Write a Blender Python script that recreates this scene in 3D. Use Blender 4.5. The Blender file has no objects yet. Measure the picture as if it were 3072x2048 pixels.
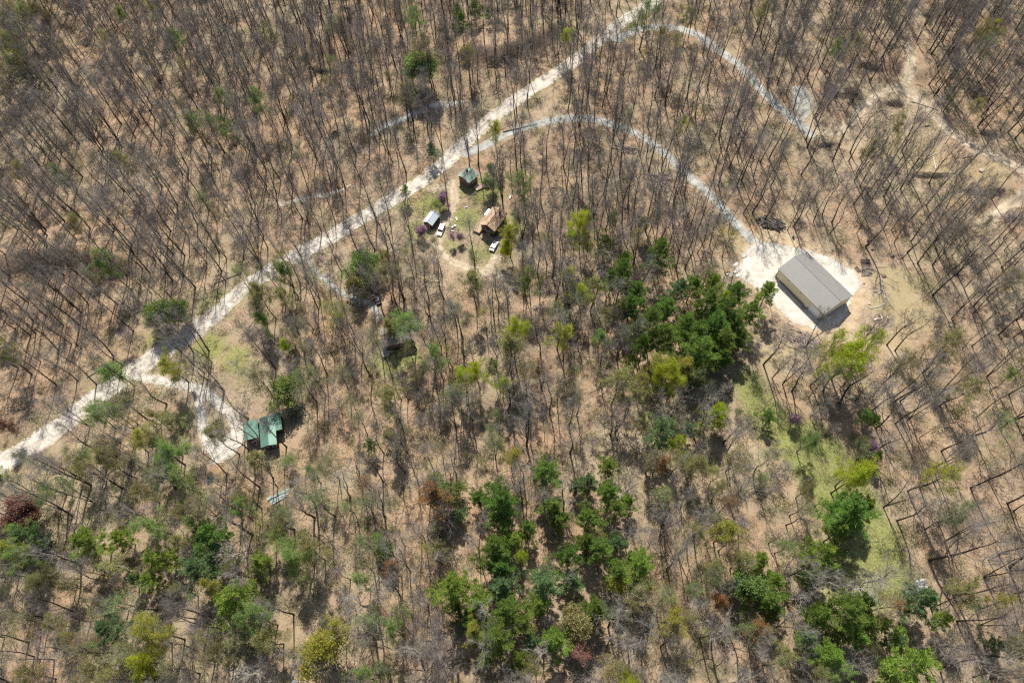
import bpy, math, random
import numpy as np
from mathutils import Vector, Matrix
R = math.radians
S = bpy.context.scene
C = S.collection

# ------------------------------------------------------------ camera, sky, sun, exposure
F_PX, NADIR, CAM_H = 2048.0, (1598.0, 2140.0), 200.0
def cam_axes():
    d = np.array([NADIR[0]-1536, -(NADIR[1]-1024), -F_PX]); d /= np.linalg.norm(d)
    up = -d
    fw = np.array([0, 0, -1.0]); fw = fw-np.dot(fw, up)*up; fw /= np.linalg.norm(fw)
    return np.array([np.cross(fw, up), fw, up])        # world = M @ camera vector
M = cam_axes()
cd = bpy.data.cameras.new('camera'); cam = bpy.data.objects.new('camera', cd); C.objects.link(cam)
cd.sensor_width = 36; cd.lens = 36*F_PX/3072; cd.clip_start = 1; cd.clip_end = 6000
cam.matrix_world = Matrix.Translation((0, 0, CAM_H)) @ Matrix(M.tolist()).to_4x4()
S.camera = cam
SUN_EL, SUN_AZ = R(51), R(-3.5)                         # azimuth from +y towards +x
sd = Vector((math.sin(SUN_AZ)*math.cos(SUN_EL), math.cos(SUN_AZ)*math.cos(SUN_EL), math.sin(SUN_EL)))
W = bpy.data.worlds.new('World'); S.world = W; W.use_nodes = True
sky = W.node_tree.nodes.new('ShaderNodeTexSky'); sky.sky_type = 'NISHITA'; sky.sun_disc = False
sky.sun_elevation = SUN_EL; sky.sun_rotation = SUN_AZ; sky.air_density = 1.0; sky.dust_density = 1.5
W.node_tree.links.new(sky.outputs[0], W.node_tree.nodes['Background'].inputs[0])
W.node_tree.nodes['Background'].inputs[1].default_value = 0.095
sl = bpy.data.lights.new('sun', 'SUN'); sl.energy = 5.0; sl.angle = R(0.5); sl.color = (1.0, 0.95, 0.86)
so = bpy.data.objects.new('sun', sl); C.objects.link(so); so.rotation_euler = sd.to_track_quat('Z', 'Y').to_euler()
S.view_settings.view_transform = 'Standard'; S.view_settings.look = 'None'
S.view_settings.exposure = 0.45; S.view_settings.gamma = 1
S.render.engine = 'CYCLES'
S.cycles.max_bounces = 5; S.cycles.diffuse_bounces = 3; S.cycles.transmission_bounces = 3; S.cycles.transparent_max_bounces = 4
S.cycles.use_denoising = False
S.cycles.filter_width = 1.3

# ------------------------------------------------------------ terrain height and picture-to-ground lookup (z units: photo at 2352 px wide)
Z = 3072/2352.0
def flat(zx, zy, z=0.0):
    v = np.array([zx*Z-1536, -(zy*Z-1024), -F_PX]); r = M @ v
    t = (z-CAM_H)/r[2]
    return np.array([r[0]*t, r[1]*t])
def poly_flat(pts): return np.array([flat(a, b) for a, b in pts])
def seg_dist(X, Y, P):
    """distance to polyline, signed side, position 0..1 along it"""
    best = np.full(X.shape, 1e9); side = np.zeros(X.shape); pos = np.zeros(X.shape)
    L = np.linalg.norm(np.diff(P, axis=0), axis=1); cum = np.concatenate([[0], np.cumsum(L)])
    for i in range(len(P)-1):
        a, b = P[i], P[i+1]; d = b-a
        t = np.clip(((X-a[0])*d[0]+(Y-a[1])*d[1])/max(d@d, 1e-9), 0, 1)
        dx = X-a[0]-t*d[0]; dy = Y-a[1]-t*d[1]; q = np.hypot(dx, dy)
        m = q < best
        best = np.where(m, q, best); side = np.where(m, np.sign(d[0]*dy-d[1]*dx), side)
        pos = np.where(m, (cum[i]+t*L[i])/cum[-1], pos)
    return best, side, pos
BANKS = [([(-60, 640), (60, 618), (200, 612), (330, 640)], 5.0), ([(600, 35), (700, 110), (760, 150)], 4.0),
         ([(640, 455), (760, 440), (850, 320), (960, 262), (1070, 235)], 2.5), ([(1040, 140), (1150, 150), (1260, 100), (1330, 60)], 5.0),
         ([(1980, 150), (2060, 165), (2110, 200)], 2.5), ([(2240, 420), (2352, 470)], 2.0), ([(760, 170), (790, 260), (760, 330)], 2.0)]
BK = [(poly_flat(p), a) for p, a in BANKS]
def hgt(X, Y):
    X = np.asarray(X, float); Y = np.asarray(Y, float)
    h = 0.7*np.sin(X/31+1.3)*np.cos(Y/37+.4)+0.45*np.sin(X/13.7+Y/19+2)+0.25*np.sin(X/7.3-Y/6.1)
    for P, a in BK:
        d, s, t = seg_dist(X, Y, P)
        s = np.where(P[-1][0] > P[0][0], s, -s)*d       # + on the far side
        taper = np.clip(np.minimum(t, 1-t)*6, 0, 1)
        up = np.clip((s+3)/8, 0, 1); up = up*up*(3-2*up)
        h = h+a*taper*up*np.exp(-np.maximum(s-5, 0)/28)*np.where(d > 90, 0, 1)
    return h
# barn and yards are level: blend terrain towards 0 there
LEVEL = [((1868, 660), 26), ((600, 985), 16), ((1130, 510), 11), ((990, 505), 6), ((1075, 405), 9), ((920, 770), 13)]
LV = [(flat(*p), r) for p, r in LEVEL]
_h0 = hgt
def hgt(X, Y):
    h = _h0(X, Y)
    for c, r in LV:
        d = np.hypot(np.asarray(X)-c[0], np.asarray(Y)-c[1])
        k = np.clip((d-r)/8, 0, 1); k = k*k*(3-2*k)
        h = h*k
    return h
def at(zx, zy, up=0.0):
    """world point seen at photo position (zx, zy) lying up metres above the ground below it"""
    z = up
    for _ in range(8):
        p = flat(zx, zy, z); z = float(hgt(p[0], p[1]))+up
    return Vector((p[0], p[1], z))
def to_z(x, y, z):
    v = M.T @ np.array([np.asarray(x), np.asarray(y), np.asarray(z)-CAM_H])
    return (1536+F_PX*v[0]/-v[2])/Z, (1024-F_PX*v[1]/-v[2])/Z

# ------------------------------------------------------------ materials
def mat(name, col=(.5, .5, .5), rough=.9, metal=0.0, trans=0.0, var=0.0, nscale=None, ncol=None, bump=0.0, spec=0.3, coord='Object'):
    m = bpy.data.materials.new(name); m.use_nodes = True
    nt = m.node_tree; N = nt.nodes; L = nt.links; b = N['Principled BSDF']
    b.inputs['Roughness'].default_value = rough; b.inputs['Metallic'].default_value = metal
    b.inputs['Specular IOR Level'].default_value = spec
    src = None
    rgb = N.new('ShaderNodeRGB'); rgb.outputs[0].default_value = (*col, 1); src = rgb.outputs[0]
    if nscale:
        tc = N.new('ShaderNodeTexCoord'); no = N.new('ShaderNodeTexNoise'); no.inputs['Scale'].default_value = nscale
        no.inputs['Detail'].default_value = 5; L.new(tc.outputs[coord], no.inputs['Vector'])
        mr = N.new('ShaderNodeMapRange'); mr.inputs[1].default_value = .35; mr.inputs[2].default_value = .65; L.new(no.outputs[0], mr.inputs[0])
        mx = N.new('ShaderNodeMix'); mx.data_type = 'RGBA'; L.new(mr.outputs[0], mx.inputs[0])
        L.new(src, mx.inputs[6]); mx.inputs[7].default_value = (*(ncol or tuple(c*.6 for c in col)), 1); src = mx.outputs[2]
        if bump:
            bp = N.new('ShaderNodeBump'); bp.inputs['Strength'].default_value = bump; bp.inputs['Distance'].default_value = .1
            L.new(no.outputs[0], bp.inputs['Height']); L.new(bp.outputs[0], b.inputs['Normal'])
    if var:
        oi = N.new('ShaderNodeObjectInfo'); hs = N.new('ShaderNodeHueSaturation')
        a1 = N.new('ShaderNodeMapRange'); a1.inputs[3].default_value = 1-var; a1.inputs[4].default_value = 1+var
        L.new(oi.outputs['Random'], a1.inputs[0]); L.new(a1.outputs[0], hs.inputs['Value'])
        m2 = N.new('ShaderNodeMath'); m2.operation = 'MULTIPLY'; m2.inputs[1].default_value = 7.31
        m3 = N.new('ShaderNodeMath'); m3.operation = 'FRACT'; L.new(oi.outputs['Random'], m2.inputs[0]); L.new(m2.outputs[0], m3.inputs[0])
        a2 = N.new('ShaderNodeMapRange'); a2.inputs[3].default_value = .5-.035*min(1, var*3); a2.inputs[4].default_value = .5+.035*min(1, var*3)
        L.new(m3.outputs[0], a2.inputs[0]); L.new(a2.outputs[0], hs.inputs['Hue']); L.new(src, hs.inputs['Color']); src = hs.outputs[0]
    L.new(src, b.inputs['Base Color'])
    if trans:
        tr = N.new('ShaderNodeBsdfTranslucent'); L.new(src, tr.inputs['Color'])
        ms = N.new('ShaderNodeMixShader'); ms.inputs[0].default_value = trans
        L.new(b.outputs[0], ms.inputs[1]); L.new(tr.outputs[0], ms.inputs[2]); L.new(ms.outputs[0], N['Material Output'].inputs[0])
    return m
def leafmat(name, col, var=.12, trans=.4): return mat(name, col, .8, trans=trans, var=var, nscale=1.1, ncol=tuple(c*.62 for c in col), spec=.1)
BARK = mat('bark', (.088, .074, .062), var=.3, nscale=1.5, ncol=(.05, .042, .036), spec=.05)
TWIG = mat('twig_bark', (.25, .222, .196), var=.3, spec=.05)
PALE = mat('pale_bark', (.46, .42, .37), var=.1, nscale=2, ncol=(.25, .22, .19))
PBARK = mat('pine_bark', (.11, .08, .062), var=.1)
NEEDLE = leafmat('pine_needles', (.18, .28, .055), .2, .4)
BLUISH = leafmat('bluish_needles', (.19, .29, .115), .15, .4)
LIME = leafmat('lime_leaves', (.50, .58, .05), .12, .55)
YEL = leafmat('yellow_green_leaves', (.50, .48, .09), .12, .5)
OLIVE = leafmat('olive_buds', (.36, .34, .13), .16, .45)
FRESH = leafmat('fresh_leaves', (.31, .42, .12), .16, .5)
RUST = leafmat('rusty_buds', (.38, .20, .08), .12, .3)
PINK = leafmat('redbud_blossom', (.60, .40, .50), .1, .4)
REDB = leafmat('red_buds', (.30, .15, .11), .1, .3)
LOGM = mat('log_bark', (.20, .165, .13), var=.3, nscale=3, ncol=(.10, .08, .065))
CUT = mat('cut_wood', (.55, .43, .28), var=.15)
GREYW = mat('weathered_wood', (.36, .31, .27), var=.25, nscale=3, ncol=(.2, .17, .15))
ROCK = mat('pale_stone', (.55, .50, .43), var=.25, nscale=2, ncol=(.3, .27, .23))
WHITE = mat('white_paint', (.78, .78, .76), .5)
DARKG = mat('dark_glass', (.02, .025, .03), .15, spec=.5)
TYRE = mat('tyre_rubber', (.03, .03, .03))
def stripes(name, col, col2, period, axis=0, rough=.45, metal=.3, duty=.8, streak=0.0):
    m = mat(name, col, rough, metal); nt = m.node_tree; N = nt.nodes; L = nt.links; b = N['Principled BSDF']
    tc = N.new('ShaderNodeTexCoord'); sp = N.new('ShaderNodeSeparateXYZ'); L.new(tc.outputs['Object'], sp.inputs[0])
    d = N.new('ShaderNodeMath'); d.operation = 'DIVIDE'; d.inputs[1].default_value = period; L.new(sp.outputs[axis], d.inputs[0])
    f = N.new('ShaderNodeMath'); f.operation = 'FRACT'; L.new(d.outputs[0], f.inputs[0])
    g = N.new('ShaderNodeMath'); g.operation = 'GREATER_THAN'; g.inputs[1].default_value = duty; L.new(f.outputs[0], g.inputs[0])
    no = N.new('ShaderNodeTexNoise'); no.inputs['Scale'].default_value = .6; no.inputs['Detail'].default_value = 6; L.new(tc.outputs['Object'], no.inputs['Vector'])
    mr = N.new('ShaderNodeMapRange'); mr.inputs[1].default_value = .3; mr.inputs[2].default_value = .7; mr.inputs[3].default_value = 1-streak; mr.inputs[4].default_value = 1+streak*.4; L.new(no.outputs[0], mr.inputs[0])
    mx = N.new('ShaderNodeMix'); mx.data_type = 'RGBA'; L.new(g.outputs[0], mx.inputs[0]); mx.inputs[6].default_value = (*col, 1); mx.inputs[7].default_value = (*col2, 1)
    hs = N.new('ShaderNodeHueSaturation'); L.new(mr.outputs[0], hs.inputs['Value']); L.new(mx.outputs[2], hs.inputs['Color']); L.new(hs.outputs[0], b.inputs['Base Color'])
    return m

# ------------------------------------------------------------ mesh helpers
def mesh_np(name, V, quads=None, tris=None, mats=(), mi=None, smooth=False):
    me = bpy.data.meshes.new(name); V = np.asarray(V, np.float32)
    Q = np.zeros((0, 4), np.int32) if quads is None or len(quads) == 0 else np.asarray(quads, np.int32)
    T = np.zeros((0, 3), np.int32) if tris is None or len(tris) == 0 else np.asarray(tris, np.int32)
    me.vertices.add(len(V)); me.vertices.foreach_set('co', V.ravel())
    me.loops.add(Q.size+T.size); me.polygons.add(len(Q)+len(T))
    me.loops.foreach_set('vertex_index', np.concatenate([Q.ravel(), T.ravel()]))
    st = np.concatenate([np.arange(len(Q))*4, Q.size+np.arange(len(T))*3]).astype(np.int32)
    me.polygons.foreach_set('loop_start', st)
    if mi is not None: me.polygons.foreach_set('material_index', np.asarray(mi, np.int32))
    me.polygons.foreach_set('use_smooth', np.full(len(Q)+len(T), bool(smooth)))
    for m in mats: me.materials.append(m)
    me.update(calc_edges=True); me.validate()
    return me
def ob(name, me, parent=None, loc=None, rot=None):
    o = bpy.data.objects.new(name, me); C.objects.link(o)
    if parent is not None: o.parent = parent
    if loc is not None: o.location = loc
    if rot is not None: o.rotation_euler = (0, 0, rot) if isinstance(rot, (int, float)) else rot
    return o
def tag(o, label=None, cat=None, group=None, kind=None):
    if label: o['label'] = label
    if cat: o['category'] = cat
    if group: o['group'] = group
    if kind: o['kind'] = kind
    return o
def thing(name, label, cat, loc, rz=0, group=None):
    o = bpy.data.objects.new(name, None); C.objects.link(o); o.location = loc; o.rotation_euler = (0, 0, rz); o.empty_display_size = .5
    return tag(o, label, cat, group)
class MB:
    def __init__(s): s.v = []; s.q = []; s.t = []; s.n = 0
    def add(s, V, q=(), t=()):
        V = np.asarray(V, float).reshape(-1, 3); s.v.append(V)
        if len(q): s.q.append(np.asarray(q)+s.n)
        if len(t): s.t.append(np.asarray(t)+s.n)
        s.n += len(V); return s
    def box(s, x0, x1, y0, y1, z0, z1):
        V = [(x, y, z) for z in (z0, z1) for x, y in ((x0, y0), (x1, y0), (x1, y1), (x0, y1))]
        return s.add(V, [(3, 2, 1, 0), (4, 5, 6, 7), (0, 1, 5, 4), (1, 2, 6, 5), (2, 3, 7, 6), (3, 0, 4, 7)])
    def prism(s, pts, z0, z1):
        n = len(pts); V = [(x, y, z0) for x, y in pts]+[(x, y, z1) for x, y in pts]
        s.add(V, [(i, (i+1) % n, n+(i+1) % n, n+i) for i in range(n)])
        c = [(np.mean([p[0] for p in pts]), np.mean([p[1] for p in pts]), z1), (np.mean([p[0] for p in pts]), np.mean([p[1] for p in pts]), z0)]
        k = s.n; s.v.append(np.array(c)); s.n += 2; b = k-2*n
        s.t.append(np.array([(b+n+i, b+n+(i+1) % n, k) for i in range(n)]+[(b+(i+1) % n, b+i, k+1) for i in range(n)]))
        return s
    def tube(s, P, r, k=5, caps=False):
        P = np.asarray(P, float); r = np.broadcast_to(np.asarray(r, float), (len(P),)); n = len(P)
        T = np.gradient(P, axis=0); T /= np.linalg.norm(T, axis=1)[:, None]+1e-9
        ref = np.array([0.31, 0.17, 0.93]) if abs(T[0][2]) < .8 else np.array([.9, .3, .1])
        A = np.cross(T, ref); A /= np.linalg.norm(A, axis=1)[:, None]+1e-9; B = np.cross(T, A)
        a = np.arange(k)*2*np.pi/k
        V = P[:, None]+r[:, None, None]*(np.cos(a)[None, :, None]*A[:, None]+np.sin(a)[None, :, None]*B[:, None])
        i = np.arange(n-1)[:, None]*k; j = np.arange(k)[None]; j2 = (j+1) % k
        q = np.stack([i+j, i+j2, i+k+j2, i+k+j], -1).reshape(-1, 4)
        t = []
        if caps:
            t = [(0, j+1, j) for j in range(1, k-1)]+[((n-1)*k, (n-1)*k+j, (n-1)*k+j+1) for j in range(1, k-1)]
        return s.add(V, q, t)
    def cones(s, B, D, L, r):
        """many pointed twigs at once"""
        B = np.asarray(B); n = len(B)
        if not n: return s
        D = D/np.linalg.norm(D, axis=1)[:, None]
        A = np.cross(D, [0.3, 0.2, 0.9]); A /= np.linalg.norm(A, axis=1)[:, None]; Bn = np.cross(D, A)
        V = np.zeros((n, 4, 3)); r = np.broadcast_to(r, (n,))[:, None]
        for k in range(3):
            a = k*2.094; V[:, k] = B+r*(math.cos(a)*A+math.sin(a)*Bn)
        V[:, 3] = B+D*np.asarray(L)[:, None]
        t = (np.arange(n)[:, None, None]*4+np.array([[0, 1, 3], [1, 2, 3], [2, 0, 3]])[None]).reshape(-1, 3)
        return s.add(V.reshape(-1, 3), (), t)
    def leaves(s, P, size, rng, flatness=.0, D=None, asp=.6):
        """small faces; D gives a long axis"""
        n = len(P)
        if not n: return s
        if D is None: D = rng.normal(size=(n, 3))
        D = D/(np.linalg.norm(D, axis=1)[:, None]+1e-9)
        Nn = rng.normal(size=(n, 3)); Nn[:, 2] += flatness*np.sign(Nn[:, 2])
        U = np.cross(D, Nn); U /= np.linalg.norm(U, axis=1)[:, None]+1e-9
        sz = np.broadcast_to(size, (n,))[:, None]
        V = np.stack([P-D*sz*.5, P+U*sz*asp*.5, P+D*sz*.5, P-U*sz*asp*.5], 1)
        return s.add(V.reshape(-1, 3), np.arange(n*4).reshape(-1, 4))
    def mesh(s, name, mats, smooth=False):
        V = np.concatenate(s.v) if s.v else np.zeros((0, 3))
        return mesh_np(name, V, np.concatenate(s.q) if s.q else None, np.concatenate(s.t) if s.t else None, mats if isinstance(mats, (list, tuple)) else [mats], smooth=smooth)

# ------------------------------------------------------------ ground, roads
def inside(X, Y, P):
    c = np.zeros(X.shape, bool); n = len(P)
    for i in range(n):
        x1, y1 = P[i]; x2, y2 = P[(i+1) % n]
        if y1 == y2: continue
        c ^= ((Y < y1) != (Y < y2)) & (X < (x2-x1)*(Y-y1)/(y2-y1)+x1)
    return c
def poly_sd(X, Y, P):
    d, _, _ = seg_dist(X, Y, np.vstack([P, P[:1]])); return np.where(inside(X, Y, P), -d, d)
def smooth_line(P, n=6):
    P = np.asarray(P, float); Q = np.vstack([2*P[0]-P[1], P, 2*P[-1]-P[-2]]); out = []
    for i in range(1, len(Q)-2):
        for t in np.arange(n)/n:
            a, b, c, d = Q[i-1:i+3]
            out.append(.5*((2*b)+(c-a)*t+(2*a-5*b+4*c-d)*t*t+(3*b-a-3*c+d)*t**3))
    out.append(P[-1]); return np.array(out)
_rng = np.random.default_rng(5)
_NG = _rng.random((256, 256))
def vnoise(X, Y, sc):
    x = np.asarray(X)/sc+97.3; y = np.asarray(Y)/sc+51.7; xi = np.floor(x).astype(int); yi = np.floor(y).astype(int)
    fx = x-xi; fy = y-yi; fx = fx*fx*(3-2*fx); fy = fy*fy*(3-2*fy); g = lambda a, b: _NG[a % 256, b % 256]
    return (g(xi, yi)*(1-fx)+g(xi+1, yi)*fx)*(1-fy)+(g(xi, yi+1)*(1-fx)+g(xi+1, yi+1)*fx)*fy
def road(pts): return smooth_line(poly_flat(pts))
MAIN = road([(-90, 1130), (0, 1066), (115, 996), (215, 918), (300, 855), (400, 792), (500, 722), (560, 668), (650, 605), (760, 543), (860, 485), (940, 436), (1010, 383), (1075, 325), (1140, 270), (1230, 205), (1320, 140), (1390, 85), (1450, 40), (1500, 5), (1560, -50)])
ARC = road([(1070, 352), (1110, 338), (1150, 316), (1220, 293), (1290, 279), (1345, 275), (1400, 284), (1460, 305), (1520, 345), (1580, 400), (1640, 457), (1700, 522), (1750, 575)])
UPPER = road([(1415, 92), (1460, 72), (1530, 62), (1590, 76), (1650, 112), (1700, 150), (1750, 205), (1800, 255), (1840, 288), (1862, 308)])
TRK1 = road([(1850, 300), (1890, 303), (1935, 298), (1965, 272), (1992, 235), (2022, 212), (2060, 203), (2080, 188), (2085, 150), (2078, 115)])
TRK2 = road([(2068, 203), (2105, 230), (2145, 268), (2190, 310), (2240, 341), (2300, 374), (2400, 425)])
TRK3 = road([(2400, 425), (2345, 455), (2300, 482), (2262, 512)])
DRV1 = road([(308, 862), (350, 870), (400, 882), (440, 890), (459, 903), (460, 926), (462, 953), (466, 980), (476, 1003)])
DRV2 = road([(440, 890), (464, 898), (490, 914), (514, 933), (533, 958), (545, 985), (550, 1005)])
DRV3 = road([(1035, 420), (1045, 455), (1030, 495), (1010, 535), (1005, 565), (1030, 595), (1075, 615), (1120, 628), (1175, 640)])
DRV4 = road([(1150, 560), (1140, 590), (1125, 612), (1130, 628)])
DRV5 = road([(710, 600), (735, 630), (790, 675), (830, 690), (865, 712), (872, 730)])
DRV6 = road([(985, 435), (1010, 430), (1040, 430)])
PAD = poly_flat([(1718, 566), (1745, 552), (1790, 560), (1850, 572), (1905, 590), (1960, 618), (1978, 650), (1958, 690), (1945, 728), (1905, 765), (1868, 757), (1822, 742), (1782, 708), (1772, 688), (1742, 668), (1702, 640), (1690, 618), (1706, 592)])
SAND = poly_flat([(1712, 560), (1745, 530), (1800, 530), (1850, 560), (1905, 577), (1965, 608), (2006, 652), (2000, 690), (1965, 735), (2010, 770), (2003, 792), (1935, 790), (1868, 768), (1815, 752), (1768, 712), (1755, 690), (1735, 680), (1690, 650), (1672, 620), (1700, 585)])
GPAD = poly_flat([(1820, 192), (1852, 195), (1874, 238), (1862, 262), (1842, 282), (1822, 240)])
HPAD = poly_flat([(455, 985), (474, 1000), (516, 1004), (533, 984), (556, 990), (556, 1028), (515, 1060), (486, 1064), (472, 1036), (457, 1005)])
CREEK = [road([(855, 318), (900, 292), (940, 273), (985, 252), (1030, 244), (1066, 238)]), road([(640, 466), (700, 453), (760, 446), (805, 425)])]
MEADOW = road([(1715, 880), (1745, 935), (1810, 1000), (1880, 1075), (1945, 1150), (1985, 1230), (2010, 1310)])
def patch(name, sd, bbox, cell, lift, m, edge=.9, rut=None):
    x0, x1, y0, y1 = bbox; nx = int((x1-x0)/cell); ny = int((y1-y0)/cell)
    xs = x0+np.arange(nx+1)*cell; ys = y0+np.arange(ny+1)*cell; X, Y = np.meshgrid(xs, ys)
    cx, cy = X[:-1, :-1]+cell/2, Y[:-1, :-1]+cell/2
    d = sd(cx, cy)+(vnoise(cx, cy, 2.3)-.5)*edge*1.6+(vnoise(cx, cy, .7)-.5)*edge*1.2
    keep = d < 0
    idx = np.arange((nx+1)*(ny+1)).reshape(ny+1, nx+1)
    q = np.stack([idx[:-1, :-1], idx[:-1, 1:], idx[1:, 1:], idx[1:, :-1]], -1)[keep]
    u, inv = np.unique(q, return_inverse=True)
    Xf = X.ravel()[u]; Yf = Y.ravel()[u]
    me = mesh_np(name, np.stack([Xf, Yf, hgt(Xf, Yf)+lift], 1), inv.reshape(-1, 4), mats=[m], smooth=True)
    a = me.attributes.new('inner', 'FLOAT', 'POINT'); a.data.foreach_set('value', (-sd(Xf, Yf)).astype(np.float32))
    if rut is not None: a = me.attributes.new('lat', 'FLOAT', 'POINT'); a.data.foreach_set('value', seg_dist(Xf, Yf, rut)[0].astype(np.float32))
    o = ob(name, me); tag(o, kind='structure'); return o
def bbox(P, m): return (P[:, 0].min()-m, P[:, 0].max()+m, P[:, 1].min()-m, P[:, 1].max()+m)
def gravel(name, a, b, rut=0.0):
    m = mat(name, a, .95, nscale=.35, ncol=b, spec=.1, coord='Object'); nt = m.node_tree; N = nt.nodes; L = nt.links; bs = N['Principled BSDF']
    tc = N.new('ShaderNodeTexCoord'); no = N.new('ShaderNodeTexNoise'); no.inputs['Scale'].default_value = 2.6; no.inputs['Detail'].default_value = 6; no.inputs['Roughness'].default_value = .75
    L.new(tc.outputs['Object'], no.inputs['Vector']); mr = N.new('ShaderNodeMapRange'); mr.inputs[1].default_value = .25; mr.inputs[2].default_value = .75; mr.inputs[3].default_value = .72; mr.inputs[4].default_value = 1.18
    L.new(no.outputs[0], mr.inputs[0]); hs = N.new('ShaderNodeHueSaturation'); L.new(mr.outputs[0], hs.inputs['Value'])
    L.new(bs.inputs['Base Color'].links[0].from_socket, hs.inputs['Color']); L.new(hs.outputs[0], bs.inputs['Base Color'])
    src = bs.inputs['Base Color'].links[0].from_socket
    def attr(nm, a0, a1, b0, b1):
        t_ = N.new('ShaderNodeAttribute'); t_.attribute_name = nm; ad = N.new('ShaderNodeMath'); ad.operation = 'MULTIPLY_ADD'; ad.inputs[1].default_value = 1.0; n_ = N.new('ShaderNodeMath'); n_.operation = 'MULTIPLY_ADD'; n_.inputs[1].default_value = 1.6; n_.inputs[2].default_value = -.8
        L.new(no.outputs[0], n_.inputs[0]); L.new(t_.outputs['Fac'], ad.inputs[0]); L.new(n_.outputs[0], ad.inputs[2])
        r_ = N.new('ShaderNodeMapRange'); r_.inputs[1].default_value = a0; r_.inputs[2].default_value = a1; r_.inputs[3].default_value = b0; r_.inputs[4].default_value = b1; L.new(ad.outputs[0], r_.inputs[0]); return r_.outputs[0]
    mx = N.new('ShaderNodeMix'); mx.data_type = 'RGBA'; L.new(attr('inner', -.3, 1.0, .7, 0), mx.inputs[0]); L.new(src, mx.inputs[6]); mx.inputs[7].default_value = (.38, .29, .19, 1); src = mx.outputs[2]
    if rut:
        s1 = N.new('ShaderNodeMath'); s1.operation = 'PINGPONG'; s1.inputs[1].default_value = .95; t_ = N.new('ShaderNodeAttribute'); t_.attribute_name = 'lat'; L.new(t_.outputs['Fac'], s1.inputs[0])
        r_ = N.new('ShaderNodeMapRange'); r_.inputs[1].default_value = .1; r_.inputs[2].default_value = .7; r_.inputs[3].default_value = rut; r_.inputs[4].default_value = 0; L.new(s1.outputs[0], r_.inputs[0]); n3 = N.new('ShaderNodeTexNoise'); n3.inputs['Scale'].default_value = .35; n3.inputs['Detail'].default_value = 4; L.new(tc.outputs['Object'], n3.inputs['Vector']); n4 = N.new('ShaderNodeMapRange'); n4.inputs[1].default_value = .4; n4.inputs[2].default_value = .6; n4.inputs[3].default_value = .15; n4.inputs[4].default_value = 1.3; L.new(n3.outputs[0], n4.inputs[0]); n5 = N.new('ShaderNodeMath'); n5.operation = 'MULTIPLY'; L.new(r_.outputs[0], n5.inputs[0]); L.new(n4.outputs[0], n5.inputs[1]); r_ = n5
        m2 = N.new('ShaderNodeMix'); m2.data_type = 'RGBA'; m2.blend_type = 'MULTIPLY'; L.new(r_.outputs[0], m2.inputs[0]); L.new(src, m2.inputs[6]); m2.inputs[7].default_value = (.62, .60, .52, 1); src = m2.outputs[2]
    L.new(src, bs.inputs['Base Color'])
    bp = N.new('ShaderNodeBump'); bp.inputs['Distance'].default_value = .08; bp.inputs['Strength'].default_value = .7; L.new(no.outputs[0], bp.inputs['Height']); L.new(bp.outputs[0], bs.inputs['Normal'])
    return m
G_MAIN = gravel('road_gravel', (.66, .60, .52), (.50, .445, .37), .38); G_GREY = gravel('grey_gravel', (.46, .46, .42), (.36, .355, .32), .3)
G_PAD = gravel('pale_gravel', (.66, .615, .54), (.50, .46, .39)); G_SAND = gravel('sandy_dirt', (.52, .41, .27), (.42, .31, .20))
G_DIRT = gravel('track_dirt', (.56, .47, .34), (.42, .34, .24), .4); G_CREEK = gravel('creek_stone', (.75, .73, .68), (.35, .32, .27))
def line_sd(P, w): return lambda X, Y: seg_dist(X, Y, P)[0]-w/2
def main_sd(X, Y):
    d, s, t = seg_dist(X, Y, MAIN); return d-np.where(t < .25, 3.7, 3.2)
patch('gravel_road', main_sd, bbox(MAIN, 5), .4, .07, G_MAIN, rut=MAIN)
patch('driveway', line_sd(ARC, 4.2), bbox(ARC, 4), .45, .085, G_GREY, .7, ARC)
patch('upper_driveway', line_sd(UPPER, 4.6), bbox(UPPER, 4), .45, .10, G_GREY, .7, UPPER)
patch('dirt_track', line_sd(TRK1, 4.4), bbox(TRK1, 4), .45, .06, G_DIRT, 1.2, TRK1)
patch('dirt_path', line_sd(TRK2, 4.4), bbox(TRK2, 4), .45, .075, G_DIRT, 1.2, TRK2)
patch('side_track', line_sd(TRK3, 4.6), bbox(TRK3, 4), .45, .09, G_DIRT, 1.2, TRK3)
patch('sandy_ground', lambda X, Y: poly_sd(X, Y, SAND), bbox(SAND, 4), .4, .05, G_SAND, 1.6)
patch('gravel_pad', lambda X, Y: poly_sd(X, Y, PAD), bbox(PAD, 4), .4, .105, G_PAD, 1.3)
patch('grey_gravel_pad', lambda X, Y: poly_sd(X, Y, GPAD), bbox(GPAD, 4), .4, .12, G_GREY, .5)
patch('house_driveway', lambda X, Y: np.minimum(np.minimum(line_sd(DRV1, 3.4)(X, Y), line_sd(DRV2, 3.8)(X, Y)), poly_sd(X, Y, HPAD)), bbox(np.vstack([DRV1, DRV2, HPAD]), 4), .4, .085, G_PAD, 1.0)
patch('farm_lane', lambda X, Y: np.minimum(np.minimum(line_sd(DRV3, 3.6)(X, Y), line_sd(DRV4, 4)(X, Y)), line_sd(DRV6, 3)(X, Y)), bbox(np.vstack([DRV3, DRV4, DRV6]), 4), .4, .06, G_DIRT, 1.3, DRV3)
patch('wood_lane', line_sd(DRV5, 2.6), bbox(DRV5, 4), .4, .06, G_GREY, 1.2)
patch('creek_bed', lambda X, Y: np.minimum(line_sd(CREEK[0], 2.2)(X, Y), line_sd(CREEK[1], 1.5)(X, Y)), bbox(np.vstack(CREEK), 3), .35, .05, G_CREEK, 1.1)

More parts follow.
